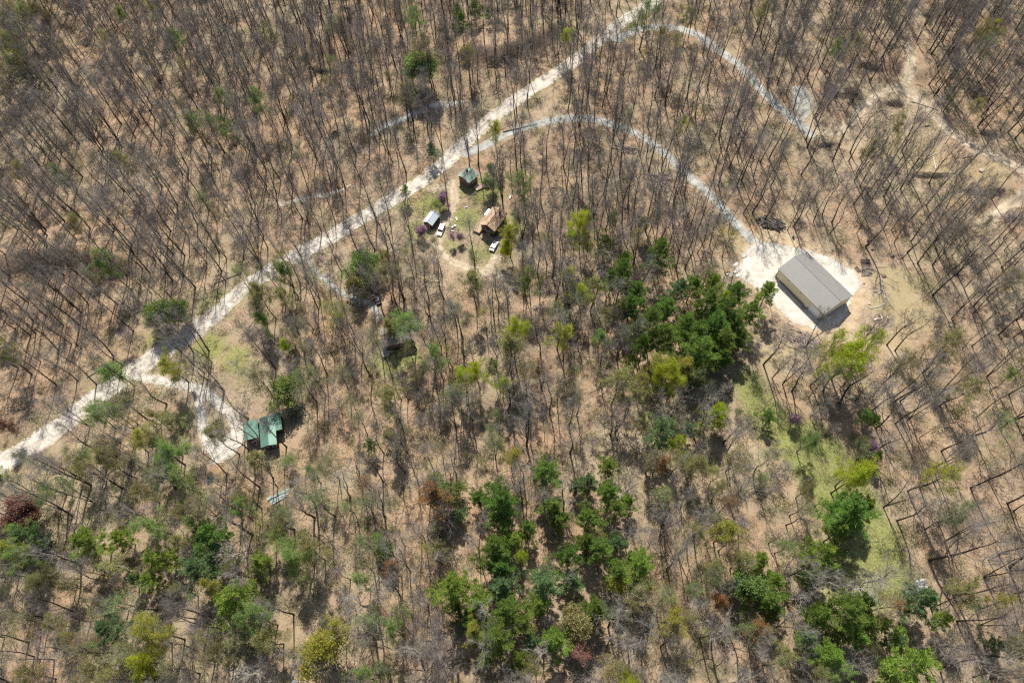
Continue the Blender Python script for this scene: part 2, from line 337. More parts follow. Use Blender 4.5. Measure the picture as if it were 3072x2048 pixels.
# ground sheet with zone attribute: R green grass, G dry lawn, B pale bare earth
def axis(lo, hi, step, far):
    core = np.arange(lo, hi+step, step); out = []; g = step; p = 0
    while p < far: g *= 1.35; p += g; out.append(p)
    out = np.array(out); return np.concatenate([(lo-out)[::-1], core, hi+out])
gx = axis(-300, 300, 1.0, 2500); gy = axis(-30, 350, 1.0, 2500); GX, GY = np.meshgrid(gx, gy)
GZ = hgt(GX, GY)
zone = np.zeros(GX.shape+(4,), np.float32); zone[..., 3] = 1
def blob(ch, zx, zy, r, a):
    p = flat(zx, zy); d = np.hypot(GX-p[0], GY-p[1]); zone[..., ch] = np.maximum(zone[..., ch], a*np.clip(1.4-d/r, 0, 1))
dm, _, _ = seg_dist(GX, GY, MAIN)
zone[..., 0] = np.maximum(zone[..., 0], .55*np.clip(1-(dm-3)/3.5, 0, 1)*np.where(vnoise(GX, GY, 14) > .35, 1, .3))
dd, _, tt = seg_dist(GX, GY, MEADOW)
zone[..., 0] = np.maximum(zone[..., 0], .85*np.clip(1-(dd-(2.5+5.5*tt))/6, 0, 1))
for P, w in ((ARC, 2.2), (UPPER, 2.5), (TRK1, 2.5), (TRK2, 3), (TRK3, 2.5), (DRV1, 2.5), (DRV3, 2)):
    d, _, _ = seg_dist(GX, GY, P); zone[..., 2] = np.maximum(zone[..., 2], .5*np.clip(1-(d-w)/2.2, 0, 1))
for b in [(0, 480, 800, 7, .9), (0, 545, 830, 7, .8), (0, 430, 960, 5, .6), (0, 1000, 462, 9, .8), (0, 1035, 480, 6, .6), (0, 1115, 440, 10, .7), (0, 1055, 440, 6, .6), (0, 975, 475, 7, .7), (0, 1030, 560, 6, .6), (0, 1110, 585, 7, .6), (0, 1175, 520, 9, .6), (0, 960, 530, 7, .7), (0, 1070, 500, 8, .8), (0, 930, 470, 6, .7), (0, 900, 820, 10, .8), (0, 820, 620, 8, .5), (0, 1400, 560, 16, .35), (0, 1500, 940, 16, .4), (0, 1560, 1000, 14, .4), (0, 1880, 1340, 10, .5), (0, 960, 1000, 12, .3), (0, 500, 700, 9, .6), (0, 360, 790, 8, .6),
          (0, 940, 820, 5, .8), (0, 880, 790, 4, .7), (0, 730, 640, 5, .6), (1, 1900, 1150, 12, .7), (1, 1960, 1270, 14, .8), (1, 1760, 980, 10, .6), (1, 1400, 700, 25, .3), (1, 2280, 560, 18, .4), (1, 300, 760, 20, .35), (0, 1850, 1010, 9, .8), (0, 1890, 1040, 7, .9), (0, 1760, 940, 6, .8), (0, 1990, 1220, 9, .7), (0, 2020, 1310, 8, .5),
          (0, 560, 870, 5, .5), (0, 2130, 650, 6, .5), (1, 2070, 650, 9, .8), (1, 2090, 720, 10, .8), (1, 2060, 780, 7, .6), (1, 2030, 700, 6, .8), (1, 2050, 300, 9, .7), (1, 2090, 350, 14, .8), (1, 2200, 400, 14, .6),
          (1, 2100, 470, 12, .5), (1, 1780, 820, 10, .6), (1, 1860, 880, 9, .5), (1, 1700, 560, 7, .7), (1, 640, 930, 8, .6), (1, 510, 960, 8, .6), (1, 380, 870, 6, .6), (1, 1640, 610, 6, .5), (1, 60, 1090, 9, .6), (1, 2270, 400, 8, .8),
          (2, 1870, 270, 7, .7), (2, 2010, 250, 4, .6), (2, 1890, 570, 5, .6), (2, 2020, 740, 6, .5), (2, 640, 900, 5, .4), (1, 1200, 620, 8, .4), (2, 1780, 530, 5, .8), (2, 1900, 320, 6, .4), (2, 2200, 140, 5, .6), (1, 1530, 330, 12, .35), (2, 620, 860, 4, .5)]:
    blob(*b)
ny, nx = GX.shape; idx = np.arange(nx*ny).reshape(ny, nx)
q = np.stack([idx[:-1, :-1], idx[:-1, 1:], idx[1:, 1:], idx[1:, :-1]], -1).reshape(-1, 4)
def ground_mat():
    m = bpy.data.materials.new('leaf_litter'); m.use_nodes = True; nt = m.node_tree; N = nt.nodes; L = nt.links; b = N['Principled BSDF']
    b.inputs['Roughness'].default_value = .95; b.inputs['Specular IOR Level'].default_value = .1
    tc = N.new('ShaderNodeTexCoord')
    def noise(s, det=4, rough=.6, off=0):
        n = N.new('ShaderNodeTexNoise'); n.inputs['Scale'].default_value = s; n.inputs['Detail'].default_value = det; n.inputs['Roughness'].default_value = rough
        mp = N.new('ShaderNodeMapping'); mp.inputs['Location'].default_value = (off, off*1.7, off*.3); L.new(tc.outputs['Object'], mp.inputs[0]); L.new(mp.outputs[0], n.inputs['Vector']); return n.outputs[0]
    def ramp(src, stops):
        r = N.new('ShaderNodeValToRGB'); L.new(src, r.inputs[0]); e = r.color_ramp.elements
        e[0].position, e[0].color = stops[0][0], (*stops[0][1], 1); e[1].position, e[1].color = stops[-1][0], (*stops[-1][1], 1)
        for p, c in stops[1:-1]: x = e.new(p); x.color = (*c, 1)
        return r.outputs[0]
    def mix(f, a, c, bl='MIX'):
        x = N.new('ShaderNodeMix'); x.data_type = 'RGBA'; x.blend_type = bl
        if isinstance(f, (int, float)): x.inputs[0].default_value = f
        else: L.new(f, x.inputs[0])
        for s, k in ((a, 6), (c, 7)):
            if isinstance(s, tuple): x.inputs[k].default_value = (*s, 1)
            else: L.new(s, x.inputs[k])
        return x.outputs[2]
    def mr(src, a, b_, c=0, d=1):
        x = N.new('ShaderNodeMapRange'); x.inputs[1].default_value = a; x.inputs[2].default_value = b_; x.inputs[3].default_value = c; x.inputs[4].default_value = d; L.new(src, x.inputs[0]); return x.outputs[0]
    fine = noise(3.2, 5, .7)
    lit = ramp(fine, [(.30, (.12, .074, .044)), (.45, (.28, .182, .112)), (.56, (.45, .30, .195)), (.72, (.68, .485, .33))])
    md2 = noise(.9, 6, .78, 63); lit = mix(mr(md2, .42, .62, 0, .8), lit, mix(.6, lit, (.15, .115, .08))); lit = mix(mr(noise(.5, 5, .75, 19), .5, .68, 0, .7), lit, mix(.6, lit, (.60, .47, .33)))
    big = noise(.035, 3, .6, 40); mid = noise(.16, 4, .6, 12)
    col = mix(mr(big, .4, .62, 0, .7), lit, mix(.75, lit, (.42, .30, .20)))
    col = mix(mr(mid, .42, .62, 0, .6), col, mix(.45, lit, (.20, .165, .10)))
    col = mix(mr(noise(.33, 5, .7, 141), .46, .62, 0, .65), col, mix(.5, lit, (.16, .125, .08)))
    col = mix(mr(noise(.27, 5, .7, 171), .5, .64, 0, .5), col, mix(.4, lit, (.30, .28, .15)))
    col = mix(mr(noise(.21, 4, .7, 201), .52, .66, 0, .6), col, mix(.4, lit, (.58, .46, .34)))
    col = mix(mr(noise(.06, 3, .6, 77), .5, .7, 0, .45), col, mix(.5, lit, (.42, .26, .155)))
    col = mix(mr(noise(.028, 4, .65, 301), .46, .58, 0, .75), col, mix(.7, col, (.36, .31, .215)))
    col = mix(mr(noise(.045, 5, .7, 331), .5, .62, 0, .8), col, mix(.6, col, (.20, .145, .10)))
    col = mix(mr(noise(.06, 5, .7, 361), .52, .64, 0, .7), col, mix(.55, col, (.46, .29, .17)))
    col = mix(mr(noise(.075, 5, .7, 391), .52, .62, 0, .7), col, mix(.5, col, (.24, .23, .12)))
    at_ = N.new('ShaderNodeAttribute'); at_.attribute_name = 'zone'; sp = N.new('ShaderNodeSeparateColor'); L.new(at_.outputs['Color'], sp.inputs[0])
    def fac(ch, thr=.32):
        s = N.new('ShaderNodeMath'); s.operation = 'ADD'; L.new(sp.outputs[ch], s.inputs[0]); n2 = N.new('ShaderNodeMath'); n2.operation = 'MULTIPLY_ADD'; n2.inputs[1].default_value = 1.6; n2.inputs[2].default_value = -.8
        L.new(noise(.7, 5, .7, 5+ch*9), n2.inputs[0]); L.new(n2.outputs[0], s.inputs[1]); g = N.new('ShaderNodeMath'); g.operation = 'MULTIPLY'; L.new(mr(s.outputs[0], thr, thr+.45), g.inputs[0]); L.new(mr(sp.outputs[ch], .0, .15), g.inputs[1]); return g.outputs[0]
    dry = ramp(noise(2.4, 5, .75, 31), [(.32, (.17, .14, .065)), (.5, (.35, .29, .15)), (.7, (.50, .41, .24))])
    grs = ramp(noise(2.1, 5, .75, 55), [(.32, (.10, .12, .03)), (.5, (.21, .235, .07)), (.7, (.36, .34, .14))])
    snd = ramp(noise(1.9, 5, .7, 91), [(.32, (.30, .23, .15)), (.5, (.44, .35, .24)), (.7, (.56, .46, .33))])
    def part(f, k):
        x = N.new('ShaderNodeMath'); x.operation = 'MULTIPLY'; x.inputs[1].default_value = k; L.new(f, x.inputs[0]); return x.outputs[0]
    col = mix(part(fac(1), .75), col, dry); col = mix(part(fac(2), .8), col, snd); col = mix(part(fac(0), .88), col, grs)
    L.new(col, b.inputs['Base Color'])
    bp = N.new('ShaderNodeBump'); bp.inputs['Strength'].default_value = .8; bp.inputs['Distance'].default_value = .12; L.new(fine, bp.inputs['Height']); L.new(bp.outputs[0], b.inputs['Normal'])
    return m
gme = mesh_np('ground', np.stack([GX.ravel(), GY.ravel(), GZ.ravel()], 1), q, mats=[ground_mat()], smooth=True)
ca = gme.attributes.new('zone', 'FLOAT_COLOR', 'POINT'); ca.data.foreach_set('color', zone.reshape(-1, 4).ravel())
tag(ob('ground', gme), kind='structure')

# ------------------------------------------------------------ buildings
def gable(root, c, L_, W_, ang, eave, rise, walls, roofm, over=.4, thick=.14, trim=None, base=-.4):
    """parts of a gabled building, ridge along local x, centred on root"""
    wl = L_/2-over; ww = W_/2-over; k = rise/(W_/2)
    zt = eave+k*over-.03; zp = eave+rise-.03
    b = MB()
    V = [(-wl, -ww, base), (wl, -ww, base), (wl, ww, base), (-wl, ww, base), (-wl, -ww, zt), (wl, -ww, zt), (wl, ww, zt), (-wl, ww, zt), (-wl, 0, zp-.02), (wl, 0, zp-.02)]
    b.add(V, [(0, 1, 5, 4), (2, 3, 7, 6)], []); b.add(V, [(0, 4, 7, 3)], [(4, 8, 7)]); b.add(V, [(1, 2, 6, 5)], [(5, 6, 9)])
    w = ob('wall', b.mesh('wall', walls), root)
    r = MB(); h = L_/2; d = W_/2
    for s in (-1, 1):
        V = [(-h, s*d, eave), (h, s*d, eave), (h, 0, eave+rise), (-h, 0, eave+rise)]
        V += [(x, y, z+thick) for x, y, z in V]
        r.add(V, [(0, 1, 2, 3), (4, 5, 6, 7), (0, 1, 5, 4), (1, 2, 6, 5), (3, 0, 4, 7)])
    rf = ob('roof', r.mesh('roof', roofm), root)
    m = MB(); m.tube([(-h-.02, 0, eave+rise+thick*.9), (h+.02, 0, eave+rise+thick*.9)], .14, 6, True)
    ob('ridge_cap', m.mesh('ridge_cap', trim or roofm), rf)
    return w, rf, wl, ww
def from_corners(cs, eave):
    """eave rectangle seen at photo points a(-L,-W) b(+L,-W) c(+L,+W) d(-L,+W) -> centre, size, angle (ridge a->b)"""
    P = [np.array(at(x, y, eave)[:2]) for x, y in cs]
    c = sum(P)/4; u = (P[1]-P[0]+P[2]-P[3])/2; v = (P[3]-P[0]+P[2]-P[1])/2
    return c, np.linalg.norm(u), np.linalg.norm(v), math.atan2(u[1], u[0])
def z1(x, y, ox, oy, s): return ((ox+x/s)/Z, (oy+y/s)/Z)
def window(parent, name, x0, x1, z0, z1_, face, off, fm, gm):
    """window or door on a wall of local face 'x+','x-','y-','y+' at distance off"""
    f = MB(); g = MB(); s = 1 if face[1] == '+' else -1
    def bx(mb, a0, a1, b0, b1, d0, d1):
        lo, hi = sorted((s*d0, s*d1))
        if face[0] == 'x': mb.box(lo, hi, a0, a1, b0, b1)
        else: mb.box(a0, a1, lo, hi, b0, b1)
    t = .09
    bx(f, x0, x1, z0-t, z0, off-.02, off+.07); bx(f, x0, x1, z1_, z1_+t, off-.02, off+.07)
    bx(f, x0-t, x0, z0-t, z1_+t, off-.02, off+.075); bx(f, x1, x1+t, z0-t, z1_+t, off-.02, off+.075)
    bx(g, x0, x1, z0, z1_, off-.01, off+.035)
    fo = ob('window_frame' if name == 'window' else 'door_frame', f.mesh('frame', fm), parent) if name != 'window' else None
    if name == 'window':
        w = ob('window', g.mesh('window', gm), parent); ob('frame', f.mesh('frame', fm), w); return w
    d = ob(name, g.mesh(name, gm), parent); fo.parent = d; fo.name = 'frame'; return d

BEIGE = stripes('beige_siding', (.80, .72, .50), (.70, .62, .43), .23, 0, .6, .0, .8, .0)
TAUPE = mat('taupe_trim', (.22, .17, .13), .6)
ROOFG = stripes('grey_metal_roof', (.25, .245, .225), (.21, .205, .19), .23, 0, .5, .15, .82, .06)
bc, bL, bW, ba = from_corners([z1(x, y, 2160, 640, 3.563) for x, y in ((622, 598), (1110, 1082), (1423, 885), (922, 405))], 4.7)
barn = thing('metal_barn', 'long grey-roofed beige metal barn on the pale gravel pad', 'barn', (bc[0], bc[1], 0), ba)
bw, brf, wl, ww = gable(barn, bc, bL, bW, ba, 4.7, 2.3, BEIGE, ROOFG, over=.35, trim=mat('ridge_metal', (.36, .355, .34), .4, .3))
t = MB(); t.box(-wl-.03, wl+.03, -ww-.03, -ww, -.3, .7).box(-wl-.03, wl+.03, ww, ww+.03, -.3, .7).box(-wl-.033, -wl, -ww-.03, ww+.03, -.3, .7).box(wl, wl+.033, -ww-.03, ww+.03, -.3, .7)
ob('wainscot', t.mesh('wainscot', TAUPE), bw)
for sx in (-1, 1):
    for sy in (-1, 1): ob('corner_trim', MB().box(sx*wl-.07, sx*wl+.07, sy*ww-.07, sy*ww+.07, .1, 4.74).mesh('corner_trim', TAUPE), bw)
WDOOR = stripes('white_sectional_door', (.85, .86, .86), (.58, .58, .58), .55, 2, .5, 0, .93, .03)
window(barn, 'garage_door', wl-5.1, wl-1.0, .05, 3.8, 'y-', ww, WHITE, WDOOR)
window(barn, 'entry_door', wl-7.0, wl-6.0, .15, 2.25, 'y-', ww, WHITE, WHITE)
for x in (-5.6, .2): window(barn, 'window', x-.4, x+.4, 3.7, 4.2, 'y-', ww, BEIGE, mat('frosted_pane', (.35, .37, .38), .3))
t = MB(); t.box(wl-7.3, wl-5.7, -ww-1.2, -ww-.04, .0, .12); ob('door_slab', t.mesh('door_slab', G_GREY), barn)

def house(name, label, cat, cs, eave, rise, wallm, roofm, wins=(), over=.45, base=-.6, chimney=None):
    c, l, w, a = from_corners(cs, eave); g = float(hgt(c[0], c[1]))
    o = thing(name, label, cat, (c[0], c[1], g), a); wo, rf, wl, ww = gable(o, c, l, w, a, eave, rise, wallm, roofm, over=over, base=base)
    for nm, fc, p, wd, z0, hh in wins:
        window(o, nm, p-wd/2, p+wd/2, z0, z0+hh, fc, ww if fc[0] == 'y' else wl, WHITE, DARKG if nm == 'window' else mat('door_paint', (.25, .12, .08)))
    if chimney: t = MB(); t.box(chimney[0]-.3, chimney[0]+.3, chimney[1]-.3, chimney[1]+.3, eave+.2, eave+rise+.9); ob('chimney', t.mesh('chimney', mat('brick', (.3, .16, .11), nscale=4)), rf)
    return o, wl, ww, a
SILVER = stripes('silver_metal_roof', (.62, .66, .69), (.45, .49, .53), .55, 0, .4, .25, .75, .1)
DARKW = mat('dark_wood', (.09, .07, .055), nscale=2); CABIN = mat('cabin_wall', (.22, .17, .12), nscale=2)
TANR = mat('tan_shingles', (.50, .345, .23), .9, nscale=.9, ncol=(.33, .225, .15), bump=.2)
GRNR = stripes('green_metal_roof', (.115, .22, .17), (.09, .175, .135), .4, 0, .45, .15, .85, .16)
PGRN = mat('pale_green_roof', (.20, .28, .22), .8, nscale=.7, ncol=(.30, .36, .29))
BRNR = mat('brown_shingles', (.20, .17, .14), .9, nscale=1.2, ncol=(.27, .235, .195), bump=.2)
k = lambda pts: [z1(x, y, 1230, 480, 5.227) for x, y in pts]
house('garden_shed', 'small shed with a silver ribbed metal roof beside the dirt lane', 'shed', k([(200, 970), (325, 797), (470, 868), (345, 1040)]), 2.5, 1.1, DARKW, SILVER, [('door', 'x-', 0, 1.0, .1, 1.9)], over=.3)
th, twl, tww, ta = house('tan_house', 'house with a tan shingle roof and a pale side deck', 'house', k([(1100, 1010), (1295, 728), (1535, 855), (1315, 1130)]), 4.2, 1.7, DARKW, TANR, [('window', 'x-', -1.6, 1.2, 2.2, 1.2), ('window', 'x-', 1.5, 1.2, 2.2, 1.2), ('door', 'x-', 0, 1.0, .1, 2.0), ('window', 'y-', 0, 1.4, 2, 1.2)], chimney=(2.5, -1.2))
DECK = mat('deck_boards', (.50, .37, .26), nscale=1.5, ncol=(.38, .28, .2))
t = MB(); t.box(-twl-1.6, twl-.4, tww+.02, tww+2.9, .75, .95)
for x in np.linspace(-twl-1.4, twl-.6, 5): t.box(x-.08, x+.08, tww+2.7, tww+2.86, -.6, .75)
for x in np.linspace(-twl-1.5, twl-.5, 9): t.box(x-.04, x+.04, tww+2.8, tww+2.88, .95, 1.9)
t.box(-twl-1.6, twl-.4, tww+2.8, tww+2.88, 1.9, 1.98); ob('deck', t.mesh('deck', DECK), th)
t = MB(); t.box(twl-3.2, twl-.2, tww+.25, tww+1.9, 3.0, 3.1); ob('porch_roof', t.mesh('porch_roof', SILVER), th)
cb, cwl, cww, ca_ = house('green_cabin', 'weathered pale green roofed cabin just below the gravel road', 'cabin', k([(775, 215), (895, 120), (1075, 240), (885, 405)]), 3.4, 1.3, CABIN, PGRN, [('window', 'y-', 0, 1.2, 1.6, 1.1), ('door', 'x+', 0, 1, .1, 2)], chimney=(.6, .8))
p = at(*k([(1090, 420)])[0], .5); sdk = thing('small_deck', 'low pale deck with a pinkish cloth behind the green-roofed cabin', 'deck', (p.x, p.y, p.z-.5), R(25))
t = MB(); t.box(-1.9, 1.9, -1.2, 1.2, .45, .6); [t.box(x-.08, x+.08, y-.08, y+.08, -.4, .45) for x in (-1.7, 1.7) for y in (-1, 1)]; ob('deck_boards', t.mesh('deck_boards', DECK), sdk)
ob('cloth', MB().add([(-.2, -1, .63), (1.7, -.9, .64), (1.6, .3, .7), (.1, .5, .63)], [(0, 1, 2, 3)]).add([(-.2, -1, .61), (1.7, -.9, .61), (1.6, .3, .61), (.1, .5, .61)], [(3, 2, 1, 0)]).mesh('cloth', mat('pink_cloth', (.6, .32, .3))), sdk)
k2 = lambda pts: [z1(x, y, 1080, 840, 6.03) for x, y in pts]
bh, hwl, hww, ha = house('brown_house', 'dark brown house half hidden under a leafy tree', 'house', k2([(425, 1218), (1000, 1085), (905, 750), (330, 885)]), 4.0, 1.6, DARKW, BRNR, [('window', 'y-', -2.5, 1.2, 1.6, 1.1), ('window', 'y-', 1, 1.2, 1.6, 1.1), ('window', 'x-', -.4, 1.2, 1.6, 1.1)])
t = MB(); t.box(-hwl-1.4, -hwl+1.2, -hww-2.2, -hww-.05, .9, 1.05); [t.box(x-.07, x+.07, -hww-2.1, -hww-1.96, -.6, 1.9) for x in (-hwl-1.3, -hwl, -hwl+1.1)]; ob('deck', t.mesh('deck', GREYW), bh)
# green-roofed house: main gable + low wing + garage
k3 = lambda pts: [z1(x, y, 560, 1120, 5.6) for x, y in pts]
gh, gwl, gww, ga = house('green_roof_house', 'house with a forked deep green metal roof beside the looping driveway', 'house', k3([(1240, 1262), (1225, 760), (1470, 690), (1525, 1175)]), 3.5, .55, DARKW, GRNR, [('window', 'x-', -1.2, 1.1, 1.4, 1.1), ('window', 'x-', 1.2, 1.1, 1.4, 1.1)], over=.35)
def wing(root, cs, eave, rise, nm):
    c, l, w, a = from_corners(cs, eave)
    sub = bpy.data.objects.new(nm, None); C.objects.link(sub); sub.parent = root
    loc = Vector((c[0]-root.location.x, c[1]-root.location.y, 0)); loc.rotate(Matrix.Rotation(-root.rotation_euler.z, 3, 'Z'))
    wl, ww = l/2-.35, w/2-.35; T = Matrix.Translation(loc) @ Matrix.Rotation(a-root.rotation_euler.z, 4, 'Z')
    bpy.data.objects.remove(sub)
    b = MB(); b.box(-wl, wl, -ww, ww, -.6, eave); me = b.mesh('wing_wall', DARKW); me.transform(T); o1 = ob('wing_wall', me, root)
    b = MB(); V = [(-l/2, -w/2, eave+.05), (l/2, -w/2, eave+.05), (l/2, w/2, eave+rise), (-l/2, w/2, eave+rise)]; V += [(x, y, z+.14) for x, y, z in V]
    b.add(V, [(3, 2, 1, 0), (4, 5, 6, 7), (0, 1, 5, 4), (1, 2, 6, 5), (2, 3, 7, 6), (3, 0, 4, 7)]); me = b.mesh('wing_roof', GRNR); me.transform(T); ob('wing_roof', me, root)
wing(gh, k3([(985, 1128), (1215, 1072), (1195, 765), (932, 832)]), 3.3, .25, 'garage')
wing(gh, k3([(1500, 962), (1618, 935), (1562, 650), (1452, 682)]), 3.4, .2, 'wing')
# pale shed cut by the lower edge of the photo
house('pale_shed', 'small building with a white metal roof at the bottom edge', 'shed', [(640, 1612), (676, 1562), (694, 1572), (664, 1622)], 2.6, 1.3, CABIN, mat('white_roof_metal', (.66, .69, .70), .5, .1, nscale=1, ncol=(.5, .53, .55)), over=.3)

# ------------------------------------------------------------ vehicles
def car(label, zx, zy, zx2, zy2, paint, van=False, long=4.6):
    p = at(zx, zy, .6); p2 = at(zx2, zy2, .6); a = math.atan2(p2.y-p.y, p2.x-p.x)
    o = thing('parked_car', label, 'car', (p.x, p.y, float(hgt(p.x, p.y))+.06), a)
    h = long/2; top = 1.75 if van else 1.45
    prof = [(-h, .35), (-h, .85), (-h+.1, 1.0), (-h+(.15 if van else .7), 1.05), (-h+(.35 if van else 1.1), top), (.35, top), (1.05, 1.02), (h-.15, .88), (h, .6), (h, .35)]
    def side(pr, w, inset=None):
        b = MB(); n = len(pr); V = [(x, s*w*(1 if z < 1.04 else .84), z) for s in (-1, 1) for x, z in pr]
        c = len(V); V += [(0, -w, .5), (0, w, .5)]
        return b.add(V, [(i, (i+1) % n, n+(i+1) % n, n+i) for i in range(n)], [((i+1) % n, i, c) for i in range(n)]+[(n+i, n+(i+1) % n, c+1) for i in range(n)])
    ob('body', side(prof, .9).mesh('body', paint), o)
    g = MB(); r0 = -h+(.35 if van else 1.1)
    g.add([(.42, -.70, top-.03), (.42, .70, top-.03), (1.09, .78, 1.03), (1.09, -.78, 1.03)], [(0, 1, 2, 3)])
    xb0, xb1 = (-h+.13, r0-.04) if van else (-h+.66, r0-.05)
    g.add([(xb1, -.70, top-.03), (xb1, .70, top-.03), (xb0, .78, 1.07), (xb0, -.78, 1.07)], [(3, 2, 1, 0)])
    for s in (-1, 1): g.add([(r0+.1, s*.80, top-.12), (.33, s*.80, top-.12), (.92, s*.885, 1.08), (r0-.25, s*.885, 1.08)], [(0, 1, 2, 3)])
    ob('window', g.mesh('window', DARKG), o)
    for x in (-h+.85, h-.85):
        for s in (-1, 1):
            w = ob('wheel', MB().tube([(0, -.11, 0), (0, .11, 0)], .33, 12, True).mesh('wheel', TYRE), o, (x, s*.86, .33))
            ob('rim', MB().tube([(0, -.125, 0), (0, .125, 0)], .19, 8, True).mesh('rim', mat('alloy', (.5, .5, .5), .3, .8)), w)
    for s in (-1, 1): ob('headlight', MB().box(h-.06, h+.02, s*.65-.15, s*.65+.15, .62, .76).mesh('headlight', mat('lamp_glass', (.7, .72, .75), .1)), o)
    for s in (-1, 1): ob('tail_light', MB().box(-h-.02, -h+.06, s*.72-.1, s*.72+.1, .7, .95).mesh('tail_light', mat('red_lamp', (.4, .02, .02), .2)), o)
    return o
WP = mat('white_car_paint', (.72, .73, .74), .25, spec=.6)
q1, q2 = k([(487, 1105)])[0], k([(455, 1180)])[0]; car('white van parked on the dirt lane below the silver-roofed shed', *q1, *q2, WP, True, 5.0)
q1, q2 = k([(1318, 1352)])[0], k([(1355, 1285)])[0]; car('white car parked on the lane in front of the tan-roofed house', *q1, *q2, WP, False, 4.5)
q1, q2 = k2([(320, 350)])[0], k2([(300, 290)])[0]; car('dark car under bare trees near the brown house', *q1, *q2, mat('dark_car_paint', (.03, .035, .05), .25, spec=.6), False, 4.4)

# ------------------------------------------------------------ logs, stones, brush and small things
rnd = random.Random(11)
def place_log(name, label, cat, group, x, y, z, ang, L, r, m, pitch=0.0, bend=0.0, tip=.85):
    n = 5 if bend else 2
    s = np.linspace(-.5, .5, n)
    P = [(L*a, bend*(1-4*a*a)*L, 0) for a in s]
    b = MB().tube(P, np.linspace(r, r*tip, n), 7, True)
    o = ob(name, b.mesh(name, m), None, (x, y, z), (0, pitch, ang)); return tag(o, label, cat, group)
def heap(zx, zy, n, lx, ly, hz, Lr, rr, ang, jit, m, name, label, cat, group, rows=None):
    c = at(zx, zy)
    for i in range(n):
        q9 = math.sqrt(rnd.random()); t9 = rnd.uniform(0, 6.28); u = q9*math.cos(t9)*lx/2; v = q9*math.sin(t9)*ly/2; a0 = ang
        x = c.x+u*math.cos(a0)-v*math.sin(a0); y = c.y+u*math.sin(a0)+v*math.cos(a0)
        rad = rnd.uniform(*rr); f = max(0, 1-(2*u/lx)**2-(2*v/ly)**2)
        z = float(hgt(x, y))+rad+rnd.random()*f*hz
        place_log(name, label, cat, group, x, y, z, a0+rnd.gauss(0, jit), rnd.uniform(*Lr), rad, rnd.choice(m), rnd.gauss(0, .05), rnd.choice((0, .03, -.03)))
heap(1772, 514, 95, 8.0, 6.0, 1.6, (2.5, 4.5), (.11, .22), R(-28), .22, [LOGM, GREYW], 'log', 'rough log in the dark heap above the barn pad', 'log', 'logs heaped above the barn pad')
heap(1436, 344, 40, 9, 4.5, .7, (2, 3.6), (.1, .17), R(-20), .35, [GREYW, LOGM, CUT], 'log', 'pale cut log in the heap inside the driveway curve', 'log', 'logs heaped inside the driveway curve')
heap(1522, 408, 30, 8, 4, .7, (2, 3.4), (.1, .17), R(-15), .3, [GREYW, LOGM], 'log', 'grey log in the scattered heap along the driveway arc', 'log', 'logs scattered along the driveway arc')
# squared stacks of logs by the pad
def row(x, y, n, dx, dy, L, ang, top='log', lab='', grp=''):
    for i in range(n):
        p = at(*z1(x+dx*i, y+dy*i, 2500, 720, 6.533)); r = rnd.uniform(.14, .2)
        place_log('log', lab, 'log', grp, p.x, p.y, p.z+r+(.28 if i % 3 == 1 and n > 4 else 0), ang+rnd.gauss(0, .04), L*rnd.uniform(.9, 1.08), r, rnd.choice([LOGM, GREYW]))
row(625, 385, 4, 2, 28, 3.4, R(-4), lab='straight log in the neat stack beside the gravel pad', grp='logs stacked beside the gravel pad')
row(640, 500, 5, -4, 20, 3.0, R(6), lab='short log in the middle of the stack beside the pad', grp='logs in the middle of the pad stack')
row(660, 585, 7, -2, 19, 3.7, R(6), lab='lower log of the neat stack beside the gravel pad', grp='lower logs of the pad stack')
row(445, 590, 3, 25, -10, 2.6, R(112), lab='log lying crossways at the end of the stack', grp='crossways logs at the stack end')
def single(ox, oy, s, x, y, L, ang, r, label, m=GREYW, bend=0.0, name='log'):
    p = at(*z1(x, y, ox, oy, s)); return place_log(name, label, 'log', None, p.x, p.y, p.z+r, ang, L, r, m, 0, bend)
single(2500, 720, 6.533, 940, 535, 4.3, R(-4), .1, 'thin pale pole lying out from the log stack')
single(2300, 900, 6.534, 1940, 605, 3.9, R(17), .17, 'curved pale log on the bare sand below the barn', bend=.06)
single(2300, 900, 6.534, 740, 770, 4.2, R(33), .15, 'pale log lying across the brush pile')
single(2300, 900, 6.534, 720, 790, 3.4, R(2), .14, 'short pale log under the crossing one in the brush pile')
single(2300, 900, 6.534, 610, 980, 2.9, R(72), .17, 'split pale log standing out of the brush pile')
single(2600, 260, 8.71, 1500, 500, 11, R(-32), .16, 'long fallen trunk beside the dirt path bend')
single(2600, 260, 8.71, 830, 430, 3.2, R(-62), .2, 'sawn pale trunk in the brush inside the track bend')
single(2600, 260, 8.71, 610, 440, 2.2, R(-40), .2, 'stub of grey trunk in the brush inside the track bend', LOGM)
single(2720, 420, 3.446, 280, 220, 8, R(80), .17, 'white barkless trunk lying in the open clearing', mat('bleached_wood', (.62, .58, .52)))
single(2720, 420, 3.446, 390, 345, 9, R(-5), .13, 'long thin grey trunk across the open clearing')
single(2720, 420, 3.446, 630, 475, 6, R(38), .18, 'broken pale trunk beside the dead boughs', CUT)
single(2720, 420, 3.446, 670, 540, 9, R(-38), .15, 'grey trunk pointing down to the side track')
single(2720, 420, 3.446, 650, 170, 6, R(12), .15, 'pale fallen limb just below the dirt path')
single(560, 1380, 6.533, 1100, 560, 5.0, R(18), .13, 'curved yellowish limb on the leaf litter below the green house', CUT, .12)
single(560, 1380, 6.533, 1325, 365, 1.8, R(75), .12, 'short yellow log beside the curved limb', CUT)
single(0, 683, 2.296, 690, 980, 9, R(35), .2, 'fallen trunk on the wooded verge above the gravel road', GREYW)
single(0, 683, 2.296, 430, 1190, 5, R(-50), .18, 'short fallen trunk on the verge above the gravel road', GREYW)
